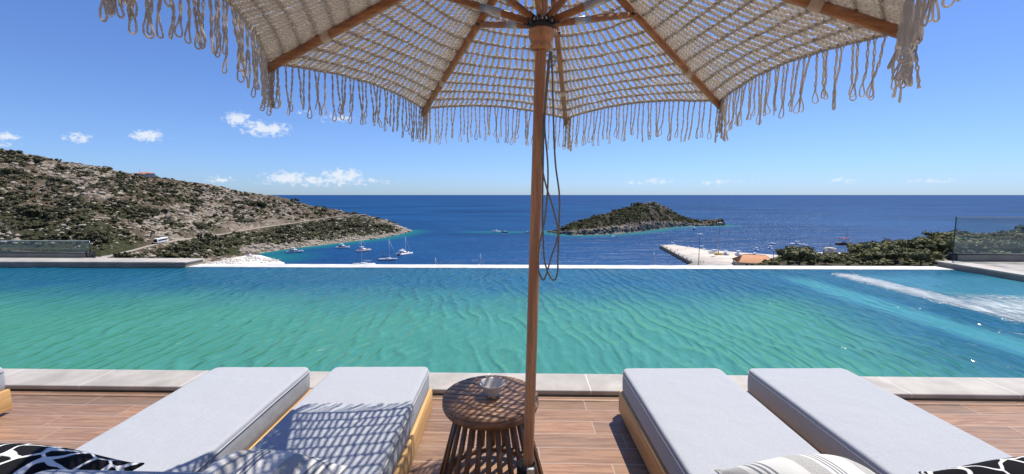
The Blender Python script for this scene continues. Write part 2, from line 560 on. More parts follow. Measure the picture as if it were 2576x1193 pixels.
def sea_fn(nt, p):
    v = nt.coord()
    x, y, z = nt.xyz(v)
    big = nt.noise(nt.mapv(v, (.0022, .0045, 1)), 1, 4, .55, .3)
    md = nt.noise(nt.mapv(v, (.03, .05, 1)), 1, 5, .6)
    c = nt.mix(nt.step(big, .3, .7), (.002, .038, .125, 1), (.008, .068, .192, 1))
    c = nt.mix(nt.m('MULTIPLY', nt.step(md, .4, .75), .35), c, (.009, .072, .20, 1))
    far = nt.step(y, 700, 5000)
    c = nt.mix(nt.m('MULTIPLY', far, .6), c, (.008, .050, .165, 1))
    # shallows
    sh = nt.add('ShaderNodeAttribute', attribute_name='tone').outputs['Color']
    sr = nt.xyz(sh)[0]
    c = nt.mix(nt.m('MULTIPLY', nt.m('SUBTRACT', 1.0, sr), nt.step(md, .1, .6, .6, 1.0)), c, (.008, .14, .15, 1))
    wc = nt.noise(nt.mapv(v, (.05, .16, 1)), 1, 5, .7, .4)
    wz = nt.noise(nt.mapv(v, (.004, .012, 1)), 1, 3, .5)
    cap = nt.m('MULTIPLY', nt.step(wc, .58, .68), nt.m('MULTIPLY', nt.step(wz, .5, .62), nt.m('MULTIPLY', nt.step(x, 60, 260), nt.step(y, 520, 650))))
    c = nt.mix(nt.m('MULTIPLY', cap, .6), c, (.45, .52, .6, 1))
    nt.put(p.inputs['Base Color'], c)
    nt.put(p.inputs['Roughness'], .32)
    nt.put(p.inputs['IOR'], 1.33)
    b1 = nt.noise(nt.mapv(v, (.16, .3, 1)), 1, 5, .65)
    b2 = nt.noise(nt.mapv(v, (.012, .03, 1)), 1, 4, .6)
    h = nt.m('ADD', nt.m('MULTIPLY', b1, 1.0), nt.m('MULTIPLY', b2, 5.0))
    nt.put(p.inputs['Normal'], nt.add('ShaderNodeBump', i={'Height': h, 'Strength': 1.0, 'Distance': 1.3}).outputs[0])
    water_out(nt, p, .045)


M_sea = mat('sea_water', sea_fn, spec=.10)


def terr_fn(nt, p):
    v = nt.coord()
    tone = nt.add('ShaderNodeAttribute', attribute_name='tone').outputs['Color']
    rk, gn, wh = nt.xyz(tone)
    n = nt.noise(v, .55, 6, .65)
    n2 = nt.noise(nt.mapv(v, (.16, .16, .5)), 1, 6, .7)
    soil = nt.mix(nt.step(n, .3, .7), (.060, .046, .032, 1), (.135, .105, .075, 1))
    rock = nt.mix(nt.step(n2, .35, .65), (.13, .108, .085, 1), (.34, .295, .24, 1))
    grn = nt.mix(nt.step(n, .3, .7), (.026, .031, .015, 1), (.060, .062, .030, 1))
    c = nt.mix(nt.step(nt.m('ADD', rk, nt.m('MULTIPLY', nt.m('SUBTRACT', n2, .5), 1.3)), .42, .58), soil, rock)
    c = nt.mix(nt.step(nt.m('ADD', gn, nt.m('MULTIPLY', nt.m('SUBTRACT', n, .5), 1.0)), .45, .6), c, grn)
    c = nt.mix(nt.m('MULTIPLY', wh, .85), c, nt.mix(nt.step(n2, .3, .7), (.20, .155, .115, 1), (.50, .42, .34, 1)))
    nt.put(p.inputs['Base Color'], c)
    nt.put(p.inputs['Roughness'], .95)
    nt.put(p.inputs['Specular IOR Level'], .1)
    nt.put(p.inputs['Normal'], nt.add('ShaderNodeBump', i={'Height': nt.m('ADD', n2, n), 'Strength': 1.0, 'Distance': .9}).outputs[0])


M_terr = mat('limestone_hillside', terr_fn)


def leaf_fn(dark, light):
    def fn(nt, p):
        v = nt.coord()
        rnd = nt.add('ShaderNodeObjectInfo').outputs['Random']
        geo = nt.add('ShaderNodeNewGeometry')
        n = nt.noise(v, .9, 3, .6)
        isl = geo.outputs['Random Per Island']
        f = nt.m('ADD', nt.m('MULTIPLY', n, .45), nt.m('ADD', nt.m('MULTIPLY', isl, .35), nt.m('MULTIPLY', rnd, .5)))
        nt.put(p.inputs['Base Color'], nt.mix(nt.step(f, .3, .95), c4(dark), c4(light)))
        nt.put(p.inputs['Roughness'], .7)
        nt.put(p.inputs['Specular IOR Level'], .2)
    return fn


M_shrub = mat('shrub_leaf', leaf_fn((.034, .038, .018), (.108, .100, .050)))
M_tree = mat('tree_leaf', leaf_fn((.050, .060, .022), (.20, .195, .08)))
M_isl = mat('island_scrub_leaf', leaf_fn((.04, .048, .018), (.125, .115, .046)))
M_bark = speck('bark', (.10, .075, .055), .4, 8)
M_rock = speck('limestone', (.31, .268, .215), .45, 1.2, .9, bump=.2)
M_drock = speck('sea_rock', (.14, .125, .11), .4, 1.0, .9, bump=.2)
M_conc = speck('quay_concrete', (.50, .45, .385), .17, .11, .9, bump=0)
M_road = speck('road_surface', (.34, .30, .25), .15, .3, .9)
M_white = speck('white_paint', (.78, .78, .77), .05, 3, .35)
M_dglass = mat('dark_glass', col=(.012, .015, .02), rough=.1)
M_dark = speck('dark_metal', (.035, .037, .04), .3, 20, .45, metal=.6)
M_grey = speck('grey_metal', (.30, .31, .32), .2, 10, .4, metal=.7)
M_silver = speck('brushed_metal', (.50, .50, .49), .06, 30, .38, metal=1.0)

# ------------------------------------------------------------------ the sea and the sea bed of land beyond
SHORE = [(655, 637), (700, 630), (750, 623), (800, 618), (850, 612), (900, 606), (950, 601), (1000, 592), (1036, 582)]
ISH = [(1368, 583), (1400, 588), (1440, 592), (1500, 591), (1560, 588), (1620, 582), (1690, 572), (1730, 569), (1790, 569), (1826, 567)]
sea = MB()
xs = np.concatenate([[-150000, -30000, -5000, -1500], np.arange(-700, 900, 8.), [1500, 5000, 30000, 150000]])
ys = np.concatenate([[-2000, 0], np.arange(150, 760, 8.), [900, 1200, 2000, 5000, 20000, 60000, 200000]])
GX, GY = np.meshgrid(xs, ys, indexing='ij')
sea.grid(np.stack([GX, GY, np.zeros_like(GX)], -1))
dmin = np.full(GX.shape, 1e9)
for L in (SHORE, ISH):
    P = spline([at(a, b, SEA)[:2] for a, b in L], 12)
    for q in P:
        dmin = np.minimum(dmin, np.hypot(GX - q[0], (GY - q[1])))
q = at(1262, 584, SEA)
dmin = np.minimum(dmin, 6 + np.hypot((GX - q[0]) * .3, (GY - q[1])))
q = at(660, 650, SEA); dmin = np.minimum(dmin, np.hypot((GX - q[0]), (GY - q[1])) * .6)
deepness = np.clip((dmin - 3) / 26, 0, 1).ravel()
sea.c.append(np.stack([deepness, deepness, deepness], -1))
o = sea.build('sea', M_sea)
o.location.z = SEA
tag(o, kind='structure')

# ------------------------------------------------------------------ left headland (terrain)
def curve(pts, x):
    a = np.array(pts, float)
    return np.stack([np.interp(x, a[:, 0], a[:, k]) for k in range(1, a.shape[1])], -1)


def smooth1(A, k):
    if k < 2: return A
    ker = np.ones(k) / k
    return np.apply_along_axis(lambda c: np.convolve(np.pad(c, k // 2, mode='edge'), ker, 'valid')[:len(c)], 0, A)


XC = np.arange(-120, 1037, 2.0)
sh = [(p[0], at(p[0], p[1], SEA)[1]) for p in SHORE]
near = curve([(-120, 190, 10), (0, 195, 8), (270, 205, 3), (405, 225, 1), (480, 250, -1), (560, 283, -2)] + [(a, b - 10, -2.2) for a, b in sh], XC)
foot = curve([(-120, 215, 15), (0, 222, 13), (270, 225, 8), (405, 262, 5), (480, 285, 3), (560, 312, 2.8), (620, 330, 2.5)] + [(a, b, -.1) for a, b in sh], XC)
RD = [(250, 648, 13), (270, 645, 13), (330, 631, 13.4), (405, 612, 14), (480, 600, 14.2), (560, 590, 14.5), (610, 581, 15.2), (660, 573, 16), (740, 562, 17), (830, 548, 19), (900, 540, 22)]
rdp = [(a, at(a, b, SEA + z)[1], z) for a, b, z in RD]
tipY = sh[-1][1]
road = curve([(-120, 238, 20), (0, 236, 17)] + rdp + [(950, 540, 15), (1000, 548, 7), (1036, tipY + 1, 0)], XC)
RG = [(-120, 345, 410), (0, 374, 420), (60, 390, 430), (130, 404, 440), (165, 414, 445), (240, 422, 455), (300, 432, 462), (350, 442, 470), (400, 454, 478), (470, 465, 490), (530, 470, 500), (600, 484, 512), (650, 492, 520), (700, 499, 535), (760, 514, 555), (850, 529, 580), (905, 538, 585), (940, 546, 580), (980, 557, 572), (1010, 569, 565)]
ridge = curve([(a, Y, atY(a, b, Y)[2] - SEA) for a, b, Y in RG] + [(1036, tipY + 6, 0)], XC)
back = np.stack([ridge[:, 0] + np.interp(XC, [-120, 900, 1036], [150, 60, 6]), np.full(len(XC), -3.)], -1)
ridge[:, 1] += np.interp(XC, [700, 950], [3.0, 0])
for A in (near, foot, ridge):
    A[:] = smooth1(A, 9)
SX = (XC - 1288) / (F * CP)               # sideways slope of each column
rows = []
kinds = []


def seg(a, b, n, pw, tag_):
    for i in range(n):
        t = i / n
        rows.append(np.stack([a[:, 0] * (1 - t) + b[:, 0] * t, a[:, 1] + (b[:, 1] - a[:, 1]) * t ** pw], -1))
        kinds.append((tag_, t))


RW = np.interp(XC, [0, 900, 960, 1036], [3.2, 2.8, .6, .1])
r_in = np.stack([road[:, 0] - RW, road[:, 1]], -1)
r_out = np.stack([road[:, 0] + RW, road[:, 1] + .1], -1)
seg(near, foot, 10, 1, 0); seg(foot, r_in, 44, .75, 1); seg(r_in, r_out, 3, 1, 2); seg(r_out, ridge, 96, .82, 3); seg(ridge, back, 12, 1.6, 4)
rows.append(back); kinds.append((4, 1))
RWS = np.stack(rows)                        # rows x columns x (Y, z)
TY, TZ = RWS[..., 0].copy(), RWS[..., 1].copy()
TX = TY * SX[None, :]
kd = np.array([k[0] for k in kinds])[:, None] * np.ones_like(TY)
kt = np.array([k[1] for k in kinds])[:, None] * np.ones_like(TY)
amp = np.where(kd == 2, 0, np.where(kd == 1, np.minimum(kt, 1 - kt) * 6, np.where(kd == 3, np.minimum(kt * 8, 1), np.where(kd == 4, 1, .3))))
amp = np.clip(amp, 0, 1) * np.clip((1036 - XC[None, :]) / 120, .12, 1)
n1 = fbm(TX / 22, TY / 22, 5) - .5
n2 = np.abs(fbm(TX / 7 + 40, TY / 7, 4) - .5)
n3 = fbm(TX / 3.1 + 9, TY / 3.1, 3) - .5
cliff = np.exp(-((XC[None, :] - 640) / 95) ** 2) * np.clip(1 - kt / .16, 0, 1) * (kd == 3)
DZ = amp * (n1 * 7 - n2 * 5 + n3 * 1.8)
TZ = TZ + DZ + cliff * 5 * np.clip(kt / .03, 0, 1)
g1 = fbm(TX / 16 + 3, TY / 16 + 8, 4)
g2 = fbm(TX / 48 + 31, TY / 48 + 2, 3)
rk = .40 + (n2 - .12) * 1.5 + (g2 - .5) * .7
gn = g1 * .9 - .08 + (kd == 1) * np.clip((XC[None, :] - 250) / 500, 0, 1) * .42
gn = gn + np.clip(.35 - kt, 0, .35) * (kd == 3) * np.clip((500 - XC[None, :]) / 300, 0, 1) * 1.3 + (kd == 1) * (XC[None, :] < 520) * .12
shoreband = (kd == 1) * np.exp(-(kt / (.06 + .2 * fbm(TX / 14, TY / 30 + 3, 3))) ** 2) * (XC[None, :] > 600) * (XC[None, :] < 2000)
shoreband = np.maximum(shoreband, np.clip((XC[None, :] - 985) / 40, 0, 1) * (kd < 4))
rk = rk + shoreband * .6; gn = gn - shoreband * .45
wh = cliff * np.clip(fbm(TX / 9, TZ / 4 + TY / 20, 3) * 2.2 - .3, 0, 1) + shoreband * .28
rk = np.where(kd == 2, 0, rk); gn = np.where(kd == 2, 0, gn)
tv = np.stack([TX, TY, TZ + SEA], -1)
tm = MB().grid(tv)
tm.c.append(np.stack([np.clip(rk, 0, 1), np.clip(gn, 0, 1), np.clip(wh, 0, 1)], -1).reshape(-1, 3))
tag(tm.build('hillside', M_terr), kind='structure')

# road ribbon along the hillside
sel = (XC >= 250) & (XC <= 900)
ry, rz, rx = road[sel, 0], road[sel, 1], SX[sel]
rb = MB()
ra = np.stack([np.stack([rx * (ry - RW[sel] + .2), ry - RW[sel] + .2, rz + SEA + .15], -1), np.stack([rx * (ry + RW[sel] - .2), ry + RW[sel] - .2, rz + SEA + .25], -1)])
rb.grid(ra)
low = ra.copy(); low[:, :, 2] -= 1.2
rb.grid(np.stack([low[0], ra[0]]))
tag(rb.build('road', M_road), kind='structure')

# turning place at the road's end
P0 = atY(905, 540, road[np.argmin(abs(XC - 900)), 0])
vp = MB(); vp.poly([(P0[0] + 9 * math.cos(a), P0[1] + 4 * math.sin(a)) for a in np.linspace(0, 2 * math.pi, 14, endpoint=False)], P0[2] - 1.0, P0[2] - .1)
tag(vp.build('lay_by', M_road), kind='structure')

# ------------------------------------------------------------------ island
XI = np.arange(1368, 1827, 1.5)
ish = curve([(a, at(a, b, SEA)[1]) for a, b in ISH], XI)[:, 0]
IR = [(1368, 583), (1385, 581), (1400, 578), (1440, 563), (1480, 550), (1520, 537), (1560, 525), (1600, 514), (1618, 509), (1636, 507), (1652, 510), (1664, 517), (1685, 527), (1690, 532), (1703, 541), (1730, 550), (1760, 556), (1775, 554), (1790, 553), (1812, 551), (1820, 559), (1826, 567)]
wd = np.interp(XI, [1368, 1420, 1560, 1700, 1760, 1826], [3, 34, 62, 42, 22, 3])
iy = ish + wd
ipy = np.interp(XI, [a for a, b in IR], [b for a, b in IR])
iz = np.array([atY(a, b, Y)[2] - SEA for a, b, Y in zip(XI, ipy, iy)])
iz = np.maximum(iz, 0)
SI = (XI - 1288) / (F * CP)
nr = 50
IV = []; IT = []
for i in range(nr + 16):
    if i < nr:
        t = i / nr
        Y = ish + (iy - ish) * t - (3 if i == 0 else 0)
        Z = iz * (t ** .8) - (1 if i == 0 else 0) + np.minimum(3.5, iz * .3) * min(1, t * 12) * (1 - t)
    else:
        t = (i - nr) / 15
        Y = iy + wd * t; Z = iz * (1 - t ** 1.5) - t
    IV.append(np.stack([SI * Y, Y, Z], -1)); IT.append(np.full(len(XI), i / nr))
IV = np.stack(IV); IT = np.stack(IT)
edge = np.clip(np.minimum(XI - 1366, 1828 - XI) / 25, .15, 1)[None, :]
a1 = fbm(IV[..., 0] / 18, IV[..., 1] / 18, 5) - .5
a2 = np.abs(fbm(IV[..., 0] / 6 + 5, IV[..., 1] / 6, 4) - .5)
crag = np.exp(-((XI - 1665) / 45) ** 2)[None, :] + np.exp(-((XI - 1790) / 40) ** 2)[None, :]
IV[..., 2] += np.clip(IT * 6, 0, 1) * edge * (a1 * 4 - a2 * (5 + 7 * crag) + .6) * np.clip(iz / 10, .25, 1)[None, :]
ib = np.exp(-(IT / .13) ** 2)
irk = .22 + (a2 - .1) * 1.3 + crag * .32 * np.clip(IT, .2, 1) + ib * .9
ign = .68 + a1 * .9 - crag * .18 - ib * 1.2
im = MB().grid(IV)
im.c.append(np.stack([np.clip(irk, 0, 1), np.clip(ign, 0, 1), np.clip(ib * .12, 0, 1)], -1).reshape(-1, 3))
o = im.build('island', M_terr); o.location.z = SEA
tag(o, kind='structure')

# ------------------------------------------------------------------ right wooded slope and the ground falling from the pool to the bay
XR = np.arange(1900, 2760, 6.)
RR = [(1900, 690, 240), (1930, 672, 245), (1960, 655, 245), (1985, 645, 240), (2060, 640, 232), (2110, 640, 228), (2180, 635, 222), (2230, 629, 216), (2290, 620, 210), (2330, 608, 204), (2400, 602, 196), (2480, 605, 186), (2530, 598, 176), (2576, 598, 168), (2760, 590, 150)]
rg = curve([(a, Y, atY(a, b, Y)[2]) for a, b, Y in RR], XR)
SR = (XR - 1288) / (F * CP)
rv = []
for i in range(40):
    t = i / 26
    if i <= 26:
        Y = 105 + (rg[:, 0] - 105) * t
        z0 = CH - 105 * math.tan(R(10.2))
        Z = z0 + (rg[:, 1] - z0) * t ** 1.15
    else:
        q = (i - 26) / 13
        Y = rg[:, 0] + 60 * q; Z = rg[:, 1] + (SEA - 2 - rg[:, 1]) * q ** .9
    rv.append(np.stack([SR * Y, Y, Z + (fbm(SR * Y / 15, Y / 15, 3) - .5) * 3], -1))
rv = np.stack(rv)
rm = MB().grid(rv)
nn = rv.shape[0] * rv.shape[1]
rm.c.append(np.tile(np.array([.25, .55, 0.]), (nn, 1)))
tag(rm.build('wooded_slope', M_terr), kind='structure')
gx = np.linspace(-330, 330, 40); gy = np.linspace(9.4, 222, 26)
G2, H2 = np.meshgrid(gx, gy, indexing='ij')
gz = -3 + (H2 - 9.4) / (222 - 9.4) * (SEA - 1.5 + 3) + (fbm(G2 / 20, H2 / 20, 3) - .5) * 1.5
gm = MB().grid(np.stack([G2, H2, gz], -1)); gm.c.append(np.tile(np.array([.35, .45, 0.]), (G2.size, 1)))
tag(gm.build('ground', M_terr), kind='structure')


# ------------------------------------------------------------------ foliage
def clump(seed, nl, lob=5, leaf=.22, flat=.75, trunk=False):
    """leaf clusters over several lobes; unit radius, base at z=0"""
    g = np.random.default_rng(seed)
    V, Fc = [], []
    c = np.stack([g.normal(0, .42, lob), g.normal(0, .42, lob), g.uniform(.25, .85, lob) * flat], -1)
    rr = g.uniform(.38, .62, lob)
    k = g.integers(0, lob, nl)
    d = g.normal(size=(nl, 3)); d /= np.linalg.norm(d, axis=1)[:, None]
    P = c[k] + d * (rr[k] * g.uniform(.72, 1.05, nl))[:, None] * np.array([1, 1, flat])
    P[:, 2] = np.abs(P[:, 2])
    mb = MB()
    a = np.cross(d, g.normal(size=(nl, 3))); a /= np.linalg.norm(a, axis=1)[:, None]
    nrm = d + g.normal(0, .45, (nl, 3)); nrm /= np.linalg.norm(nrm, axis=1)[:, None]
    a = a - nrm * (a * nrm).sum(1)[:, None]; a /= np.linalg.norm(a, axis=1)[:, None]
    b = np.cross(nrm, a)
    s = leaf * g.uniform(.6, 1.3, nl)[:, None]
    Q = np.stack([P - a * s, P - b * s * .7, P + a * s, P + b * s * .7], 1).reshape(-1, 3)
    mb.raw(Q, np.arange(nl * 4).reshape(-1, 4))
    # inner mass so that little light passes through the middle
    for i in range(lob):
        ico = []
        for th in (-.9, -.2, .5, 1.2):
            for j in range(6):
                an = j * math.pi / 3 + th
                ico.append((math.cos(an) * math.cos(th), math.sin(an) * math.cos(th), math.sin(th)))
        ico = c[i] + np.array(ico) * rr[i] * .74 * np.array([1, 1, flat])
        ico[:, 2] = np.maximum(ico[:, 2], 0)
        f = [(r * 6 + j, r * 6 + (j + 1) % 6, (r + 1) * 6 + (j + 1) % 6, (r + 1) * 6 + j) for r in range(3) for j in range(6)]
        f.append((18, 19, 20, 21)); f.append((18, 21, 22, 23))
        mb.raw(ico, f)
    return mb


def mesh_only(mb, name, m):
    o = mb.build(name, m)
    me = o.data
    bpy.data.objects.remove(o)
    return me


SHM = [mesh_only(clump(20 + i, 170, 5, .17, .8), 'shrub', M_shrub) for i in range(6)]
SHI = [mesh_only(clump(40 + i, 110, 4, .2, .7), 'shrub', M_isl) for i in range(4)]


def sample(V, wgt, n):
    """random points on a grid surface, weighted"""
    A = V[:-1, :-1]; B = V[1:, :-1]; C = V[:-1, 1:]
    ar = np.linalg.norm(np.cross(B - A, C - A), axis=-1) * wgt[:-1, :-1]
    p = ar.ravel() / ar.sum()
    k = rng.choice(len(p), n, p=p)
    i, j = np.unravel_index(k, ar.shape)
    t, s = rng.random(n)[:, None], rng.random(n)[:, None]
    return A[i, j] + (B[i, j] - A[i, j]) * t + (C[i, j] - A[i, j]) * s, i, j


def scatter(meshes_v, pts, radii, name, m, flat=(.7, 1.0)):
    """many small clumps in one mesh"""
    mb = MB()
    for p, r in zip(pts, radii):
        v, f = meshes_v[rng.integers(len(meshes_v))]
        a = rng.random() * 6.28
        c, s = math.cos(a), math.sin(a)
        M = np.array([[c, -s, 0], [s, c, 0], [0, 0, rng.uniform(*flat)]])
        mb.raw(v @ M.T * r + p, f)
    return mb.build(name, m)


def tmpl(mb):
    V = np.vstack(mb.v)
    return V, np.vstack([f for f in mb.f if f.shape[1] == 4])


gw = np.clip((gn - .18) * 3, .03, 1.3) * (kd != 2) * (kd < 4) * (kd > 0) * (TZ > 2) * (1 - np.clip(cliff * 1.5, 0, .95)) * (1 - np.clip(shoreband * 1.3, 0, .97))
# leave the road clear
gw = gw * np.where((kd == 3) & (kt < .012), 0, 1) * np.where((kd == 1) & (kt > .93), 0, 1)
NB = 5200
pts, ii, jj = sample(tv, gw, NB)
rad = rng.gamma(2.4, .55, NB) + .5
rad = rad * np.where((kd[ii, jj] == 3) & (kt[ii, jj] < .05) | (kd[ii, jj] == 1) & (kt[ii, jj] > .8), .55, 1)
order = np.argsort(-rad / pts[:, 1])
for n, k in enumerate(order[:215]):
    o = bpy.data.objects.new('shrub', SHM[n % 6]); COL.objects.link(o)
    o.location = pts[k] - np.array([0, 0, .3]); o.scale = (rad[k], rad[k] * rng.uniform(.85, 1.2), rad[k] * rng.uniform(.7, 1.0)); o.rotation_euler.z = rng.random() * 6.28
    tag(o, 'large dark green shrub among the pale rocks of the left hillside', 'shrub', 'large shrubs on the left hillside')
small = [tmpl(clump(70 + i, 46, 3, .26, .8)) for i in range(5)]
o = scatter(small, pts[order[215:]] - np.array([0, 0, .2]), rad[order[215:]], 'scrub', M_shrub)
tag(o, kind='stuff')


def rock(seed):
    g = np.random.default_rng(seed)
    V = []
    for th, cr in ((-.9, .6), (-.15, 1.), (.45, .9), (1.1, .42)):
        for j in range(6):
            a = j * math.pi / 3 + g.normal(0, .25)
            k = g.uniform(.7, 1.2)
            V.append((math.cos(a) * cr * k, math.sin(a) * cr * k, math.sin(th) * g.uniform(.7, 1.1) + .2))
    f = [(r * 6 + j, r * 6 + (j + 1) % 6, (r + 1) * 6 + (j + 1) % 6, (r + 1) * 6 + j) for r in range(3) for j in range(6)]
    f += [(18, 19, 20, 21), (18, 21, 22, 23)]
    return np.array(V), np.array(f)


RKS = [rock(200 + i) for i in range(10)]
rw = (np.clip(rk - .22, .14, 1) + shoreband * .9) * (kd != 2) * (kd < 4) * (kd > 0) * (TZ > .3) * np.where((kd == 3) & (kt < .012), 0, 1) * np.where((kd == 1) & (kt > .94) & (XC[None, :] < 900), 0, 1)
NRK = 13000
rp, i2, j2 = sample(tv, rw, NRK)
rr_ = rng.gamma(1.8, .33, NRK) + .2
o = scatter(RKS, rp - np.array([0, 0, .25]), np.minimum(rr_, 3.2), 'boulder_scatter', M_rock, (.35, .8))
tag(o, kind='stuff')
# island shrubs and rocks
IW = IV + np.array([0, 0, SEA])
iw = np.clip(ign - .25, .02, 1) * (IT > .1) * (IT < 1.0) * np.clip(iz / 6, 0, 1)[None, :]
ip, i3, j3 = sample(IW, iw, 1300)
ir = rng.gamma(3, .38, 1300) + .5
od = np.argsort(-ir)
for n, k in enumerate(od[:70]):
    o = bpy.data.objects.new('shrub', SHI[n % 4]); COL.objects.link(o)
    o.location = ip[k] - np.array([0, 0, .3]); o.scale = (ir[k], ir[k], ir[k] * rng.uniform(.7, 1)); o.rotation_euler.z = rng.random() * 6.28
    tag(o, 'olive green shrub on the slope of the rocky island', 'shrub', 'shrubs on the island')
tag(scatter(small, ip[od[70:]] - np.array([0, 0, .2]), ir[od[70:]], 'island_scrub', M_isl), kind='stuff')
iw2 = np.clip(irk - .3, .02, 1) * (IT < 1.05) * (IV[..., 2] > .2)
ip2, _, _ = sample(IW, iw2, 900)
tag(scatter(RKS, ip2 - np.array([0, 0, .3]), np.minimum(rng.gamma(2.2, .36, 900) + .3, 2.6), 'island_boulder_scatter', M_drock, (.6, 1.3)), kind='stuff')

# trees of the right slope: each with trunk and crown
TRM = []
for i in range(7):
    cr = clump(100 + i, 420, 7, .125, .85)
    crm = mesh_only(cr, 'crown', M_tree)
    t = MB(); t.tube([(0, 0, -.9), (.03, .02, -.3), (.0, .05, .45)], [.09, .07, .04], 6)
    for q in range(3):
        a = q * 2.1 + i
        t.tube([(0.01, .02, .0), (.25 * math.cos(a), .25 * math.sin(a), .35), (.42 * math.cos(a), .42 * math.sin(a), .6)], [.045, .03, .015], 5)
    TRM.append((crm, mesh_only(t, 'trunk', M_bark)))
tw = np.ones(rv.shape[:2]); tw[31:] = 0; tw[:2] = 0
tw *= np.where(SR[None, :] * rv[..., 1] > 0, 1, 0)
tp, _, _ = sample(rv, tw, 900)
# keep a minimum spacing
keep = []
for p in tp:
    if all((p[0] - q[0]) ** 2 + (p[1] - q[1]) ** 2 > 3.4 ** 2 for q in keep): keep.append(p)
keep = np.array(keep)
tr_r = rng.uniform(1.2, 3.7, len(keep))
vis = np.argsort(keep[:, 1])
NTREE = 285
used = 0
def to_px(P):
    x, y, z = P[0], P[1], P[2] - CH
    zc = y * CP - z * SP
    return 1288 + F * x / zc, 596.5 - F * (y * SP + z * CP) / zc


for k in range(len(keep)):                # lower growth between the terrace and the two buildings, and at the orange roof
    for it in range(6):
        a, b = to_px(keep[k] + np.array([0, 0, 1.5 * tr_r[k]]))
        lim = 643 if 2045 < a < 2150 else (668 if a < 1945 else (650 if a < 1975 else 0))
        if b < lim: tr_r[k] *= .78
for n, k in enumerate(vis):
    p, r = keep[k], tr_r[k]
    if used >= NTREE: break
    used += 1
    root = thing('olive_tree', 'grey green tree in the wooded slope right of the harbour', 'tree', p + np.array([0, 0, .5 * r]), rng.random() * 6.28, 'trees on the wooded slope')
    root.scale = (r, r, r * rng.uniform(.8, 1.05))
    for me, nm in zip(TRM[n % 7], ('crown', 'trunk')):
        c = bpy.data.objects.new(nm, me); COL.objects.link(c); c.parent = root
sm2 = [tmpl(clump(130 + i, 150, 5, .17, .85)) for i in range(5)]
rest = keep[vis[NTREE:]]
if len(rest):
    tag(scatter(sm2, rest, tr_r[vis[NTREE:]], 'thicket', M_tree), kind='stuff')
up, _, _ = sample(rv, tw, 900)
tag(scatter(small, up, rng.uniform(.8, 1.7, 900), 'undergrowth', M_tree), kind='stuff')

# ------------------------------------------------------------------ quay, beach apron and what stands there
QZ = SEA + 2.8


def flat_poly(name, px, z0, z1, m):
    P = [tuple(at(a, b, z1)[:2]) for a, b in px]
    a = sum(P[i][0] * P[(i + 1) % len(P)][1] - P[(i + 1) % len(P)][0] * P[i][1] for i in range(len(P)))
    if a < 0: P = P[::-1]
    mb = MB(); mb.poly(P, z0, z1)
    return tag(mb.build(name, m), kind='structure')


QP = [(1660, 616.5), (1695, 616), (1740, 623), (1780, 629), (1860, 635), (1960, 642), (2040, 660), (2060, 705), (1690, 700), (1725, 668), (1744, 661)]
flat_poly('quay', QP, QZ - .3, QZ, M_conc)
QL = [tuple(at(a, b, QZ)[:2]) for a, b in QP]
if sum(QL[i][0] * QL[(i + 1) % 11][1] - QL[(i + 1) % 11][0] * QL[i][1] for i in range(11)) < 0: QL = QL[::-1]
qm = MB(); qm.poly(QL, SEA - 4, QZ - .304)  # quay sides under the pale top: their shade is put into a dark colour
tag(qm.build('quay_wall', speck('shade_toned_concrete', (.055, .055, .045), .35, .6, .9)), kind='structure')
flat_poly('harbour_apron', [(470, 664), (520, 652), (575, 641), (612, 640), (655, 642), (680, 649), (716, 661), (690, 666), (600, 680), (470, 700)], SEA - 3, SEA + 1.0, speck('beach_concrete', (.66, .62, .55), .12, .3, .9))
# pale riprap along the apron
bp = []
for a, b, sp in ((560, 652, 50), (600, 657, 50), (640, 650, 35), (540, 661, 40), (680, 656, 25), (590, 664, 60)):
    for _ in range(60):
        q = at(a + rng.normal(0, sp * .5), b + rng.normal(0, 1.6), SEA + 1.0)
        bp.append(q)
tag(scatter(RKS, np.array(bp), rng.uniform(.35, 1.1, len(bp)), 'riprap', speck('pale_riprap', (.55, .52, .48), .3, 1, .9), (.4, .8)), kind='stuff')

M_hullw = speck('boat_gelcoat', (.80, .80, .80), .04, 1, .25)
M_hullb = speck('boat_blue', (.10, .18, .32), .1, 1, .3)
M_hulld = speck('boat_dark', (.05, .06, .08), .2, 1, .4)
M_teak = speck('boat_teak', (.35, .24, .15), .2, 2, .6)
M_sailc = speck('sail_cover', (.55, .57, .60), .1, 2, .7)
M_navy = speck('navy_canvas', (.05, .07, .12), .2, 2, .7)
M_redc = speck('red_canvas', (.50, .09, .08), .15, 2, .7)
M_orange = speck('clay_tile', (.50, .25, .13), .22, 1.6, .85)


def hull(L, B, Hh, drf=.3, n=11, shear=.25):
    """boat hull along +X, waterline at z=0"""
    mb = MB()
    t = np.linspace(0, 1, n)
    w_ = B / 2 * np.where(t < .45, .82 + .18 * np.sin(t / .45 * math.pi / 2), np.cos((t - .45) / .55 * math.pi / 2) ** .75)
    w_[-1] = .01
    zt = Hh * (1 + shear * t ** 2)
    X = -L / 2 + L * t
    S = []
    for a in range(n):
        fl = .55 if a > n * .5 else .8
        bx = X[a] - (L * .05 * t[a] ** 3)
        S.append([(bx, 0, -drf), (bx, -w_[a] * fl, -drf * .2), (X[a], -w_[a], zt[a]), (X[a], w_[a], zt[a]), (bx, w_[a] * fl, -drf * .2)])
    V = np.array(S)
    f = []
    for a in range(n - 1):
        for j in range(5):
            j2 = (j + 1) % 5
            f.append((a * 5 + j, (a + 1) * 5 + j, (a + 1) * 5 + j2, a * 5 + j2))
    base = mb.n
    mb.raw(V.reshape(-1, 3), f)
    mb.ng = [[base + k for k in range(5)]]
    return mb


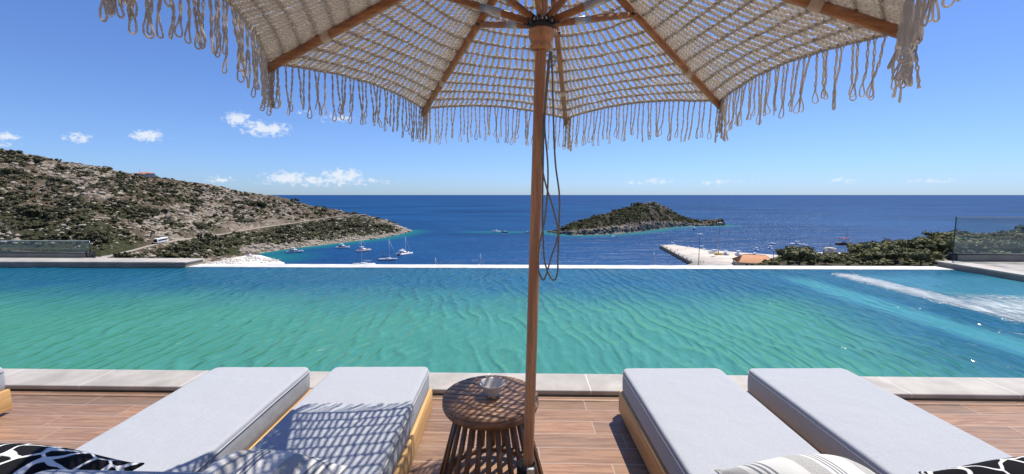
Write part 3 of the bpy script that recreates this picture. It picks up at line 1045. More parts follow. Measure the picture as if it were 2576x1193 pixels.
def cabin(x0, x1, wd_, z0, z1, rake=.25, rear=.1):
    d = (z1 - z0)
    V = np.array([[x0, -wd_ / 2, z0], [x1, -wd_ / 2, z0], [x1, wd_ / 2, z0], [x0, wd_ / 2, z0],
                  [x0 + d * rear, -wd_ * .44, z1], [x1 - d * rake * 3, -wd_ * .42, z1], [x1 - d * rake * 3, wd_ * .42, z1], [x0 + d * rear, wd_ * .44, z1]])
    return MB().raw(V, [[0, 3, 2, 1], [4, 5, 6, 7], [0, 1, 5, 4], [1, 2, 6, 5], [2, 3, 7, 6], [3, 0, 4, 7]])


def motor_yacht(label, px, py, L, hd, hm=None, fly=True, group='boats moored in the bay', z=SEA, canopy=None):
    p = at(px, py, z)
    t = thing('motor_boat', label, 'boat', p, hd, group)
    B, Hh = L * .29, L * .105
    hull(L, B, Hh).build('hull', hm or M_hullw, t)
    cabin(-L * .28, L * .2, B * .74, Hh, Hh + L * .1, .35).build('cabin', M_hullw, t)
    c = cabin(-L * .26, L * .185, B * .765, Hh + L * .035, Hh + L * .08, .35); c.build('cabin_window', M_dglass, t)
    if fly:
        cabin(-L * .25, L * .02, B * .6, Hh + L * .1, Hh + L * .145, .2).build('flybridge', M_hullw, t)
        mb = MB().box((-L * .27, -B * .33, Hh + L * .215), (L * .0, B * .33, Hh + L * .228))
        for sx in (-.25, -.03):
            for sy in (-1, 1): mb.tube([(L * sx, sy * B * .28, Hh + L * .12), (L * sx, sy * B * .3, Hh + L * .218)], L * .006, 4)
        mb.build('bimini', canopy or M_hullw, t)
    mb = MB()
    for sy in (-1, 1):
        mb.tube([(L * (-.45 + .09 * i), sy * B * .45 * (1 if i < 5 else 1 - (i - 5) * .14), Hh * (1.05 + .03 * i) + L * .045) for i in range(11)], L * .004, 4)
    mb.build('railing', M_silver, t)
    return t


def sail_yacht(label, px, py, L, mast, hd, hm=None, cover=None, group='sailing boats in the bay', z=SEA):
    p = at(px, py, z)
    t = thing('sailing_boat', label, 'sailboat', p, hd, group)
    B, Hh = L * .27, L * .085
    hull(L, B, Hh).build('hull', hm or M_hullw, t)
    cabin(-L * .12, L * .2, B * .6, Hh, Hh + L * .04, .6).build('cabin', M_hullw, t)
    MB().tube([(L * .08, 0, Hh), (L * .08, 0, mast)], [.16, .10], 6).build('mast', M_white, t)
    MB().tube([(L * .08, 0, Hh + 1.6), (-L * .36, 0, Hh + 1.7)], [.1, .1], 6).build('boom', M_grey, t)
    MB().tube([(L * .05, 0, Hh + 1.85), (-L * .1, 0, Hh + 2.05), (-L * .33, 0, Hh + 1.85)], [.12, .28, .14], 6).build('sail_cover', cover or M_sailc, t)
    mb = MB()
    for e in ((L * .49, 0, Hh * 1.25), (-L * .48, 0, Hh * 1.05), (L * .06, B * .45, Hh), (L * .06, -B * .45, Hh)):
        mb.tube([e, (L * .08, 0, mast * .97)], .03, 4)
    mb.tube([(L * .08, -B * .3, mast * .62), (L * .08, B * .3, mast * .62)], .05, 4)
    mb.tube([(L * .08, -B * .3, mast * .36), (L * .08, B * .3, mast * .36)], .05, 4)
    mb.build('rigging', M_grey, t)
    MB().tube([(L * .485, 0, Hh * 1.3), (L * .1, 0, mast * .9)], [.13, .05], 6).build('furled_jib', M_sailc, t)
    return t


def small_boat(label, px, py, L, hd, hm=None, top=None, group='small boats near the quay', z=SEA, mast=0):
    p = at(px, py, z)
    t = thing('small_boat', label, 'boat', p, hd, group)
    B, Hh = L * .34, L * .12
    hull(L, B, Hh).build('hull', hm or M_hullw, t)
    cabin(-L * .1, L * .16, B * .55, Hh, Hh + L * .13, .3).build('console', M_hullw, t)
    if top:
        mb = MB().box((-L * .3, -B * .42, Hh + L * .26), (L * .14, B * .42, Hh + L * .285))
        for sx in (-.27, .1):
            for sy in (-1, 1): mb.tube([(L * sx, sy * B * .38, Hh), (L * sx, sy * B * .38, Hh + L * .26)], L * .008, 4)
        mb.build('canopy', top, t)
    if mast:
        MB().tube([(L * .12, 0, Hh), (L * .12, 0, mast)], [.14, .07], 5).build('mast', M_hulld, t)
    return t


motor_yacht('white cabin cruiser with pale blue hull close to the rocky shore', 742, 636, 13.5, R(12), speck('pale_blue_hull', (.42, .52, .62), .06, 1, .3))
motor_yacht('long white tour boat with flat canopy below the headland', 863, 625, 13, R(-4), canopy=M_hullw)
motor_yacht('white motor cruiser seen at an angle with tall flybridge and dark red stripe', 915, 633, 13, R(40), speck('red_stripe_hull', (.62, .50, .48), .1, 1, .3))
sail_yacht('two toned sailing yacht with dark rigging left of the catamaran', 976, 655, 14, 15.6, R(4), speck('grey_hull', (.55, .58, .60), .06, 1, .3), M_navy)
sail_yacht('sailing yacht with the tallest white mast just behind the pool edge', 915, 668, 15, 20.5, R(184), M_hullw)
sail_yacht('sailing boat of which only a short thin mast shows behind the pool', 1095, 676, 8, 7.2, R(70))
sail_yacht('sailing boat of which a white mast shows left of the parasol pole', 1207, 676, 10, 9.8, R(60))
sail_yacht('sailing boat of which a lone mast shows left of the quay', 1645, 676, 10, 11, R(95))
# catamaran
p = at(1018, 641, SEA)
t = thing('catamaran', 'white sailing catamaran with two hulls moored right of the yachts', 'catamaran', p, R(48))
for sy in (-1, 1):
    mb = hull(12, 1.7, 1.5); mb.v[0] = mb.v[0] + np.array([0, sy * 2.6, 0]); mb.build('hull', M_hullw, t)
MB().rbox((-4.8, -3.2, 1.1), (2.2, 3.2, 1.7), .15).build('bridge_deck', M_hullw, t)
cabin(-3.2, 2.0, 4.6, 1.7, 3.1, .45).build('cabin', M_hullw, t)
cabin(-3.0, 1.75, 4.75, 2.1, 2.75, .45).build('cabin_window', M_dglass, t)
MB().box((-4.6, -2.2, 3.6), (-1.4, 2.2, 3.75)).build('bimini', M_hullw, t)
MB().tube([(1.0, 0, 3.0), (1.0, 0, 14.5)], [.17, .1], 6).build('mast', M_white, t)
MB().tube([(.8, 0, 4.3), (-2.0, 0, 4.6), (-4.6, 0, 4.3)], [.14, .35, .16], 6).build('sail_cover', M_white, t)
MB().tube([(5.7, 0, 1.6), (1.1, 0, 13.2)], [.13, .05], 6).build('furled_jib', M_sailc, t)

small_boat('white speedboat drawing a wake west of the island', 1248, 584, 11, R(185), top=None, group='boats by the island')
small_boat('dark low boat beside the white speedboat', 1270, 585.5, 9, R(0), M_hulld, group='boats by the island')
small_boat('dark little boat right beside the parasol pole near the island', 1327, 586.5, 7, R(10), M_hulld, group='boats by the island')
small_boat('small white boat with dark hull anchored under the island cliff', 1746, 578.5, 9, R(70), M_hulld, M_hullw, group='boats by the island')
small_boat('tiny white dinghy in open water below the island', 1543, 595, 5, R(20), group='boats by the island')
small_boat('white canopied boat nearest the orange roof', 1902, 630, 6.6, R(80), M_hullw, M_hullw)
small_boat('white canopied boat at the lower end of a moored pair', 1937, 626, 6.6, R(85), M_hullw, M_hullw)
small_boat('white open boat at the upper end of a moored pair', 1941, 615, 7.5, R(175))
small_boat('dark wooden boat with bare mast before the trees', 1989, 623, 9.5, R(150), M_hulld, M_white, mast=10)
small_boat('white launch upper right of the dark masted boat', 2003, 615, 8, R(175), M_hullw, M_hullw)
small_boat('white launch right of the dark masted boat and lower than its neighbour', 2021, 619, 8, R(172), M_hullw)
t = small_boat('dark excursion ship with red canopy and tall mast beyond the trees', 2124, 616, 16, R(5), speck('red_brown_hull', (.13, .06, .05), .2, 1, .5), M_redc, mast=18)
small_boat('white boat at the tip of the quay', 1690, 617.5, 7, R(150), M_hullw, M_hullw, z=SEA)
for k, (a, b, L, hd, lb) in enumerate([(1722, 623.5, 5, 150, 'leftmost of the low open boats lying along the quay wall'), (1733, 624.5, 6, 160, 'second open boat along the quay wall'), (1745, 626, 5, 150, 'third open boat along the quay wall')]):
    small_boat(lb, a, b, L, R(hd), z=SEA + .2, group='boats along the quay wall')
small_boat('white boat with high canopy at the inner end of the quay row', 1762, 628, 8, R(165), M_hullw, M_hullw, z=SEA + .2, group='boats along the quay wall')
# boats on the hard standing
motor_yacht('white motor boat hauled out on the quay behind the tall light mast', 1797, 635, 10, R(20), fly=False, z=QZ + .6, group='boats laid up on the quay')
small_boat('boat under white cover laid up right of the tall light mast', 1825, 640, 7, R(95), M_hullw, M_hullw, z=QZ + .3, group='boats laid up on the quay')
small_boat('boat under white cover laid up second right of the tall light mast', 1856, 641.5, 8, R(95), M_hullw, M_hullw, z=QZ + .3, group='boats laid up on the quay')
small_boat('low white boat lying between yellow boat and orange roof', 1898, 643, 9, R(172), z=QZ, group='boats laid up on the quay')
small_boat('yellow boat on the quay behind the orange roof', 1875, 646, 6, R(175), speck('yellow_hull', (.55, .38, .07), .1, 1, .4), z=QZ, group='boats laid up on the quay')
small_boat('white dinghy pulled up on the left harbour apron', 590, 642, 6, R(10), z=SEA + 1.0, group='boats on the left apron')
small_boat('white boat on the left harbour apron beside the pale rocks', 628, 645, 7, R(170), z=SEA + 1.0, group='boats on the left apron')


# buoys
for a, b in ((1715, 616), (1780, 610), (1908, 616), (2005, 600)):
    q = at(a, b, SEA)
    mb = MB().lathe([(.01, -.2), (.35, -.1), (.5, .3), (.35, .7), (.1, .9), (.01, 1.2)], 10)
    o = mb.build('mooring_buoy', M_white); o.location = q
    tag(o, 'tiny white mooring buoy floating in the harbour water', 'buoy', 'mooring buoys')


def light_mast(label, px, py, hgt, yellow=False):
    q = at(px, py, QZ)
    t = thing('light_mast', label, 'light mast', q, 0, 'tall light masts on the quay')
    MB().tube([(0, 0, 0), (0, 0, hgt)], [.28, .13], 8).build('pole', M_grey, t)
    mb = MB().lathe([(.1, hgt - .3), (1.2, hgt - .2), (1.2, hgt), (.1, hgt + .1)], 10); mb.build('crown', M_grey, t)
    for k in range(6):
        a = k * math.pi / 3
        MB().rbox((1.1, -.3, hgt - .3), (1.9, .3, hgt + .05), .05, 2, M=lambda v: np.stack([v[:, 0] * math.cos(a) - v[:, 1] * math.sin(a), v[:, 0] * math.sin(a) + v[:, 1] * math.cos(a), v[:, 2]], -1)).build('floodlight', M_white, t)
    if yellow:
        MB().rbox((-2.6, -1.2, 0), (2.6, 1.2, 1.3), .08, 2).build('base_block', speck('yellow_paint', (.60, .42, .08), .15, 1, .6), t)
    return t


light_mast('tall grey light mast rising from the near side of the quay', 1757, 672, 21)
light_mast('tall grey light mast standing on a yellow block in mid quay', 1807, 641, 24.5, True)


def power_pole(label, px, py, ptop, Y, m=M_dark, arm=True):
    a, b = atY(px, py, Y), atY(px, ptop, Y)
    t = thing('utility_pole', label, 'utility pole', a, 0, 'utility poles by the harbour')
    h = b[2] - a[2]
    MB().tube([(0, 0, -3), (0, 0, h)], [.2, .13], 6).build('post', m, t)
    if arm:
        MB().bar((-1, 0, h - .5), (1, 0, h - .5), .14, .14).build('crossarm', m, t)
        for x in (-.85, .85):
            MB().lathe([(.02, h - .42), (.12, h - .4), (.12, h - .1), (.02, h - .05)], 6, M=lambda v: v + np.array([x, 0, 0])).build('insulator', M_white, t)
    return t


power_pole('dark utility pole with crossarm right of the orange roof', 1944, 668, 632, 255)
power_pole('thin pole beside the trees at the waterfront', 1968, 665, 645, 250, arm=False)
power_pole('utility pole left of the unfinished concrete building', 2071, 645, 618, 240)
power_pole('bare pole between the unfinished building and its neighbour pole', 2088, 645, 613, 241, arm=False)
power_pole('utility pole with crossarm alone above the tree line', 2224, 625, 597, 222)
power_pole('thin pole amid the lower trees right of the orange roof', 2014, 665, 632, 232, arm=False)

# tiled house on the quay
q = at(1896, 669, QZ)
t = thing('quay_house', 'low house with orange hipped tile roof at the end of the quay', 'house', q, R(-14))
Lx, Ly, hw, hr = 11.2, 7.5, 3.0, 7.2
MB().box((-Lx + .6, -Ly + .6, 0), (Lx - .6, Ly - .6, hw)).build('wall', speck('house_plaster', (.42, .34, .27), .15, 1, .9), t)
ov = MB()
V = [(-Lx, -Ly, hw), (Lx, -Ly, hw), (Lx, Ly, hw), (-Lx, Ly, hw), (-Lx + 5.0, 0, hr), (Lx - 5.0, 0, hr)]
ov.raw(V, [(0, 1, 5, 4), (2, 3, 4, 5)]); ov.raw(V, [(1, 2, 5), (3, 0, 4), (0, 3, 2)])
rf = ov.build('roof', M_orange, t)
MB().tube([(-Lx + 5, 0, hr + .02), (Lx - 5, 0, hr + .02)], .16, 6).build('ridge_cap', M_orange, rf)
for s in (-1, 1):
    for e in (-1, 1):
        MB().tube([(s * (Lx - 5), 0, hr + .02), (s * Lx, e * Ly, hw + .04)], .13, 6).build('hip_cap', M_orange, rf)
for x in (-6, -3, 0, 3, 6):
    MB().box((x - .6, -Ly + .5, .9), (x + .6, -Ly + .58, 2.2)).build('window', M_dglass, t)
MB().box((Lx - .62, -1.5, 0), (Lx - .54, 1.5, 2.3)).build('door', M_dglass, t)

# vehicles parked under the house
def car(label, px, py, z, hd, col, name='parked_car'):
    t = thing(name, label, 'car', at(px, py, z), hd, 'cars parked by the harbour')
    m = speck('car_paint_%d' % int(col[0] * 1000 + col[2] * 77), col, .05, 2, .25)
    MB().rbox((-2.1, -.87, .3), (2.1, .87, .92), .18, 3).build('body', m, t)
    cabin(-1.5, 1.05, 1.55, .9, 1.5, .4, .5).build('cabin', m, t)
    cabin(-1.42, .97, 1.6, 1.0, 1.42, .4, .5).build('car_window', M_dglass, t)
    for x in (-1.3, 1.3):
        for y in (-.84, .84):
            MB().lathe([(.02, -.1), (.3, -.1), (.33, 0), (.3, .1), (.02, .1)], 10, M=lambda v: np.stack([v[:, 0] + x, v[:, 2] + y, v[:, 1] + .33], -1)).build('wheel', M_dark, t)
    return t


car('white car in front of the orange roofed house', 1868, 664.5, QZ, R(5), (.75, .75, .75))
car('dark car left of the orange roofed house', 1852, 659, QZ, R(10), (.05, .055, .06))
car('white car half hidden under the eaves of the orange roofed house', 1897, 664.8, QZ, R(-8), (.7, .7, .72))
car('silver car left of the others below the orange roofed house', 1849, 664, QZ, R(20), (.4, .41, .42))
car('silver car parked on the left harbour apron', 552, 653, SEA + 1.0, R(8), (.42, .43, .45))
car('white van parked at the back of the left harbour apron', 572, 640, SEA + 1.6, R(5), (.76, .76, .76), 'parked_van')

# unfinished concrete building among the trees
q = atY(2098, 635, 236)
M_bconc = speck('raw_concrete', (.50, .47, .43), .15, 1, .9)
t = thing('unfinished_building', 'unfinished flat concrete building with bare columns among the trees', 'building', q, R(-6))
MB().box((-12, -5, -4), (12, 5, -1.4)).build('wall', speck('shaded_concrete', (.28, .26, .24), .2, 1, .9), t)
MB().box((-13.5, -6, -1.4), (13.5, 6, -.9)).build('roof_slab', speck('slab_concrete', (.62, .58, .52), .1, 1, .9), t)
MB().box((-3.2, 0, -.9), (1.2, 4.5, 2.4)).build('stair_block', M_bconc, t)
for x in (-5, 3.2, 7.5, 11):
    MB().box((x - .3, -2.3, -.9), (x + .3, -1.7, 1.7)).build('column', M_bconc, t)
for x in (-9, -4, 1, 6):
    MB().box((x - 1, -5.06, -3.4), (x + 1, -4.98, -1.9)).build('window_opening', M_dglass, t)
q = atY(2130, 652, 222)
t = thing('low_outbuilding', 'low white roofed hut below the unfinished building', 'building', q, R(-10))
MB().box((-4, -3, -2), (4, 3, .3)).build('wall', M_bconc, t)
MB().box((-4.5, -3.5, .3), (4.5, 3.5, .55)).build('roof', M_white, t)

# house on the left ridge
q = atY(366, 441, 472)
t = thing('ridge_house', 'little house with red tiled roof on the crest of the left hill', 'house', q, R(-10))
MB().box((-8, -4, -3), (8, 4, 1.9)).build('wall', speck('pale_plaster', (.5, .47, .43), .1, 1, .9), t)
mb = MB(); V = [(-9, -5, 1.9), (9, -5, 1.9), (9, 5, 1.9), (-9, 5, 1.9), (-4, 0, 3.6), (4, 0, 3.6)]
mb.raw(V, [(0, 1, 5, 4), (2, 3, 4, 5)]); mb.raw(V, [(1, 2, 5), (3, 0, 4), (0, 3, 2)])
mb.build('roof', speck('red_tile', (.42, .17, .11), .2, 1, .9), t)
MB().tube([(-7, 0, 1.9), (-7, 0, 8.5)], .14, 5).build('antenna', M_grey, t)
for x in (-5, 0, 5): MB().box((x - .7, -4.06, .0), (x + .7, -3.98, 1.2)).build('window', M_dglass, t)

# bus on the hillside road
iB = int(np.argmin(abs(XC - 405)))
P1 = np.array([SX[iB - 12] * road[iB - 12, 0], road[iB - 12, 0], road[iB - 12, 1]])
P2 = np.array([SX[iB + 12] * road[iB + 12, 0], road[iB + 12, 0], road[iB + 12, 1]])
dd = P1 - P2
t = thing('coach_bus', 'white coach bus driving along the road on the left hillside', 'bus', (SX[iB] * road[iB, 0], road[iB, 0], road[iB, 1] + SEA + .25), math.atan2(dd[1], dd[0]))
t.rotation_euler = (0, -math.atan2(dd[2], math.hypot(dd[0], dd[1])), math.atan2(dd[1], dd[0]))
MB().rbox((-6.2, -1.27, .45), (6.2, 1.27, 3.6), .22, 3).build('body', M_white, t)
for s in (-1, 1):
    MB().rbox((-5.6, s * 1.275 - .02, 1.75), (5.2, s * 1.275 + .02, 2.85), .018, 2).build('window_band', M_dglass, t)
MB().rbox((6.17, -1.1, 1.3), (6.24, 1.1, 3.2), .03, 2).build('windscreen', M_dglass, t)
for x in (-3.6, 4.0):
    for y in (-1.2, 1.2):
        MB().lathe([(.02, -.16), (.45, -.16), (.5, 0), (.45, .16), (.02, .16)], 12, M=lambda v: np.stack([v[:, 0] + x, v[:, 2] + y, v[:, 1] + .5], -1)).build('wheel', M_dark, t)


# two people walking on the quay
def person(label, px, py, z, hd, top, legs):
    p = at(px, py, z)
    me = bpy.data.meshes.new('person')
    J = [(0, 0, .95), (0, 0, 1.2), (0, 0, 1.42), (0, .01, 1.53), (0, .02, 1.66), (0, .02, 1.74),
         (.1, 0, .9), (.11, .06, .5), (.11, .0, .06), (.11, .12, .03), (-.1, 0, .9), (-.11, -.08, .5), (-.11, -.2, .1), (-.11, -.1, .03),
         (.2, 0, 1.4), (.25, -.06, 1.12), (.25, .05, .88), (-.2, 0, 1.4), (-.25, .06, 1.12), (-.25, .16, .9)]
    E_ = [(0, 1), (1, 2), (2, 3), (3, 4), (4, 5), (0, 6), (6, 7), (7, 8), (8, 9), (0, 10), (10, 11), (11, 12), (12, 13), (2, 14), (14, 15), (15, 16), (2, 17), (17, 18), (18, 19)]
    rad_ = [.15, .14, .16, .06, .1, .07, .09, .06, .045, .04, .09, .06, .045, .04, .06, .045, .035, .06, .045, .035]
    me.from_pydata(J, E_, [])
    o = bpy.data.objects.new('person', me); COL.objects.link(o)
    mod = o.modifiers.new('skin', 'SKIN')
    for v, r in zip(me.skin_vertices[0].data, rad_): v.radius = (r, r)
    me.skin_vertices[0].data[0].use_root = True
    s = o.modifiers.new('sub', 'SUBSURF'); s.levels = s.render_levels = 1

    def fn(nt, pp):
        zz = nt.xyz(nt.coord())[2]
        c = nt.mix(nt.step(zz, .93, .95), c4(legs), c4(top))
        c = nt.mix(nt.step(zz, 1.46, 1.48), c, (.42, .26, .18, 1))
        c = nt.mix(nt.step(zz, 1.7, 1.72), c, (.03, .02, .015, 1))
        nt.put(pp.inputs['Base Color'], c)
    me.materials.append(mat('clothing_%s' % str(top), fn, rough=.8))
    o.location = p; o.rotation_euler.z = hd
    return tag(o, label, 'person', 'people on the quay')


person('left of two people in dark clothes walking on the quay', 1763, 662, QZ, R(20), (.06, .06, .08), (.03, .03, .04))
person('right of two people in dark clothes walking on the quay', 1770, 662, QZ, R(-160), (.10, .05, .05), (.04, .04, .05))

person('person in dark clothes standing near the boats at the quay row', 1725, 627.5, QZ, R(60), (.07, .07, .09), (.05, .05, .06))
person('person in pale top standing at the open side of the quay', 1704, 632, QZ, R(200), (.45, .42, .38), (.08, .08, .10))
for k in range(8):                        # mooring bollards along the open side of the quay
    a, b = 1667 + k * 10.2, 618.6 + k * 5.55
    mb = MB().lathe([(.02, 0), (.45, 0), (.45, .12), (.28, .18), (.26, .55), (.42, .7), (.42, .85), (.3, .95), (.02, .97)], 10)
    o = mb.build('bollard', M_dark); o.location = at(a, b, QZ)
    tag(o, 'small dark mooring bollard on the open edge of the quay', 'bollard', 'bollards along the quay edge')

# ------------------------------------------------------------------ terrace: deck, coping, pool (one rotated frame)
PR = -0.0215


def setting(o):
    o.rotation_euler.z = PR
    return tag(o, kind='structure')


setting(MB().box((-14, -5, -.25), (14, 3.012, 0)).build('deck', M_deck))
setting(MB().box((-14, 3.026, -.25), (14, 3.066, -.001)).build('deck_strip', M_deck))
setting(MB().box((-14, 3.074, -.25), (14, 3.1, -.001)).build('deck_edge', M_deck))
setting(MB().box((-14, 3.0, -.3), (14, 3.2, -.06)).build('drain_channel', M_slot))
setting(MB().rbox((-14, 3.10, .006), (14, 3.415, .045), .012, 3).build('coping', M_coping))
setting(MB().box((-14, 3.15, -.3), (14, 3.41, .004)).build('coping_bed', M_slot))
# pool water as a finely rippled sheet
nx, ny = 560, 190
wx = np.linspace(-14, 8.86, nx); wy = 3.40 + (8.62 - 3.40) * np.linspace(0, 1, ny) ** 1.0
WX, WY = np.meshgrid(wx, wy, indexing='ij')
wz = .012 * (fbm(WX * 1.5 + 7, WY * .5, 3) - .5) + .022 * (np.abs(fbm(WX * 4.2, WY * 1.1 + WX * .2, 3) - .5) - .15) * -1
setting(MB().grid(np.stack([WX, WY, wz + .022], -1)).build('pool_water', M_pool, smooth=True))
setting(MB().rbox((-14, 8.60, -3.0), (8.9, 9.0, .034), .01, 2).build('overflow_ledge', M_ledge))
# raised wall on the left end of the overflow edge
WL = thing('raised_pool_wall', 'raised stone wall at the left end of the far pool edge', 'wall', (0, 0, 0), PR)
MB().rbox((-14, 8.53, -1.0), (-7.06, 9.02, .118), .008, 2).build('wall_body', M_wall, WL)
MB().rbox((-14, 8.51, .120), (-7.04, 9.06, .145), .006, 2).build('wall_cap', M_coping, WL)
GLB = speck('balustrade_channel', (.26, .235, .19), .12, 3, .8)


def glass_fn(nt, p):
    tr = nt.add('ShaderNodeBsdfTransparent', i={'Color': (.90, .94, .92, 1)})
    gl = nt.add('ShaderNodeBsdfGlossy', i={'Color': (.9, .95, .95, 1), 'Roughness': .02})
    df = nt.add('ShaderNodeBsdfDiffuse', i={'Color': (.5, .56, .54, 1)})
    a = nt.add('ShaderNodeMixShader', i={0: .045, 1: tr.outputs[0], 2: gl.outputs[0]})
    b = nt.add('ShaderNodeMixShader', i={0: .055, 1: a.outputs[0], 2: df.outputs[0]})
    nt.l.new(b.outputs[0], nt.n['Material Output'].inputs[0])


M_glass = mat('balustrade_glass', glass_fn)
M_gedge = mat('glass_edge', col=(.03, .05, .048), rough=.15)


def balustrade(label, x0, x1, y, zb, zt, open_right):
    t = thing('glass_balustrade', label, 'balustrade', (0, 0, 0), PR, 'glass balustrades beside the pool')
    MB().rbox((x0, y - .06, zb), (x1, y + .10, zb + .135), .005, 2).build('base_channel', GLB, t)
    MB().box((x0, y - .065, zb + .137), (x1, y + .105, zb + .15)).build('dark_seal', M_dark, t)
    MB().box((x0, y, zb + .152), (x1, y + .016, zt)).build('glass_pane', M_glass, t)
    MB().box((x0, y - .001, zt + .001), (x1, y + .017, zt + .012)).build('top_edge', speck('edge_rail', (.45, .52, .5), .1, 3, .2), t)
    xe = x1 if open_right else x0
    MB().box((xe + (.001 if open_right else -.015), y - .001, zb + .152), (xe + (.015 if open_right else -.001), y + .017, zt + .012)).build('end_edge', M_gedge, t)
    MB().box((xe - (.0 if not open_right else .03), y - .07, zb - .005), (xe + (.03 if not open_right else .0), y + .12, zb + .17)).build('end_bracket', M_dark, t)
    return t


balustrade('low glass balustrade on the raised wall at the left end of the pool', -14, -9.76, 9.16, .10, float(atY(100, 607, 9.36)[2]), True)
MB().box((-14, 9.07, -1.2), (-9.7, 9.5, .10)).build('balustrade_footing', M_parapet, WL)
# right side: pool side wall, pebble terrace, tall balustrade
WR = thing('pool_side_wall', 'stone side wall of the pool at its right end', 'wall', (0, 0, 0), PR)
MB().rbox((8.9, -3.0, -1.0), (9.3, 9.02, .118), .008, 2).build('wall_body', M_wall, WR)
MB().rbox((8.88, -3.0, .120), (9.32, 9.04, .145), .006, 2).build('wall_cap', M_coping, WR)
setting(MB().box((9.33, -3.0, -1.0), (16, 9.3, .132)).build('side_terrace', M_terrace))
balustrade('tall glass balustrade on the side terrace right of the pool', 9.32, 16, 9.12, .135, float(atY(2370, 547, 8.92)[2]), False)

# unseen villa wall behind the viewer, added to bounce warm light into the shade
V_ = thing('villa_bounce_wall', 'unseen white rendered villa wall added behind the deck to bounce light', 'wall', (0, 0, 0))
M_plaster = speck('white_plaster', (.56, .50, .42), .06, 3, .9)
MB().box((-9, -3.6, 0), (-3.2, -3.3, 3.2)).build('wall_panel', M_plaster, V_)
MB().box((3.2, -3.6, 0), (9, -3.3, 3.2)).build('wall_panel', M_plaster, V_)
MB().box((-3.2, -3.6, 2.4), (3.2, -3.3, 3.2)).build('lintel', M_plaster, V_)
MB().box((-3.2, -3.5, 0), (3.2, -3.46, 2.4)).build('curtain', speck('linen_curtain', (.46, .42, .36), .05, 9, .9), V_)

# ------------------------------------------------------------------ sun loungers
def fabric_fn(base, sc=1.0):
    def fn(nt, p):
        v = nt.coord()
        n = nt.noise(nt.mapv(v, (420, 160, 420)), 1, 3, .7)
        n2 = nt.noise(nt.mapv(v, (90, 240, 90)), 1, 2, .6)
        n3 = nt.noise(v, 3.0, 3, .5)
        c = nt.mix(nt.step(n, .3, .72), c4(tuple(x * .88 for x in base)), c4(tuple(min(1, x * 1.08) for x in base)))
        c = nt.mix(nt.m('MULTIPLY', nt.step(n2, .55, .75), .35), c, c4(tuple(x * .66 for x in base)))
        nt.put(p.inputs['Base Color'], c)
        nt.put(p.inputs['Roughness'], .9)
        nt.put(p.inputs['Specular IOR Level'], .15)
        h = nt.m('ADD', nt.m('MULTIPLY', n, .0016), nt.m('MULTIPLY', n3, .02))
        nt.put(p.inputs['Normal'], nt.add('ShaderNodeBump', i={'Height': h, 'Strength': 1.0, 'Distance': 1.0}).outputs[0])
    return fn


M_fab = mat('cushion_fabric', fabric_fn((.405, .42, .445)))
M_pipe = mat('cushion_piping', fabric_fn((.40, .405, .42)))

LG = 2.0


def soft_slab(w_, l_, h_, r, nx_=26, ny_=60):
    """cushion: rounded box with slightly crowned top and wavering sides, local x 0..w, y -l..0, z 0..h"""
    mb = MB().rbox((0, -l_, 0), (w_, 0, h_), r, 5)
    return mb


def cushion_mesh(w_, l_, h_):
    r = .016
    cx = np.concatenate([[0], r * (1 - np.cos(np.linspace(.3, 1.57, 4))), np.linspace(r + .02, w_ - r - .02, 14), w_ - r * (1 - np.cos(np.linspace(1.57, .3, 4))), [w_]])
    cy = np.concatenate([[0], r * (1 - np.cos(np.linspace(.3, 1.57, 4))), np.linspace(r + .02, l_ - r - .02, 34), l_ - r * (1 - np.cos(np.linspace(1.57, .3, 4))), [l_]])
    X, Y = np.meshgrid(cx, cy, indexing='ij')

    def drop(d):
        d = np.clip(d, 0, r)
        return r - np.sqrt(np.maximum(r * r - (r - d) ** 2, 0))
    e = drop(np.minimum(X, w_ - X)); f = drop(np.minimum(Y, l_ - Y))
    z = h_ - np.minimum(r, np.hypot(e, f))
    z = z + .006 * np.sin(X / w_ * math.pi) * np.sin(Y / l_ * math.pi) + .004 * (fbm(X * 6, Y * 4, 3) - .5)
    # round the corners in plan
    rc = .045
    X2, Y2 = X.copy(), Y.copy()
    for sx in (0, 1):
        for sy in (0, 1):
            px_ = X if sx == 0 else w_ - X
            py_ = Y if sy == 0 else l_ - Y
            m_ = (px_ < rc) & (py_ < rc)
            dx_, dy_ = rc - px_, rc - py_
            dm = np.maximum(dx_, dy_); dd_ = np.hypot(dx_, dy_) + 1e-9
            k = np.where(m_, dm / dd_, 1)
            nx_, ny_ = rc - dx_ * k, rc - dy_ * k
            X2 = np.where(m_, nx_ if sx == 0 else w_ - nx_, X2)
            Y2 = np.where(m_, ny_ if sy == 0 else l_ - ny_, Y2)
    top = np.stack([X2, -Y2, z], -1)
    mb = MB().grid(top[:, ::-1])
    # sides
    n, m_ = top.shape[:2]
    loop = [top[i, 0] for i in range(n)] + [top[n - 1, j] for j in range(1, m_)] + [top[i, m_ - 1] for i in range(n - 2, -1, -1)] + [top[0, j] for j in range(m_ - 2, -1, -1)]
    loop = np.array(loop)
    lev = []
    for zz in (None, h_ - r - .012, h_ * .55, h_ * .3, .018, .004, 0):
        q = loop.copy()
        if zz is not None:
            q[:, 2] = zz
            bul = .004 * math.sin(max(zz, 0) / h_ * math.pi) + (-.008 if zz < .01 else 0)
            c = np.array([w_ / 2, -l_ / 2])
            nrm = np.stack([np.sign(q[:, 0] - c[0]) * (np.abs(q[:, 0] - c[0]) > w_ / 2 - .03), np.sign(q[:, 1] - c[1]) * (np.abs(q[:, 1] - c[1]) > l_ / 2 - .03)], -1)
            wv = .004 * (fbm(q[:, 1] * 5 + zz * 9, q[:, 0] * 5, 3) - .5)
            q[:, :2] += nrm * (bul + wv)[:, None]
        lev.append(q)
    mb.grid(np.stack(lev)[:, ::-1])
    return mb, loop


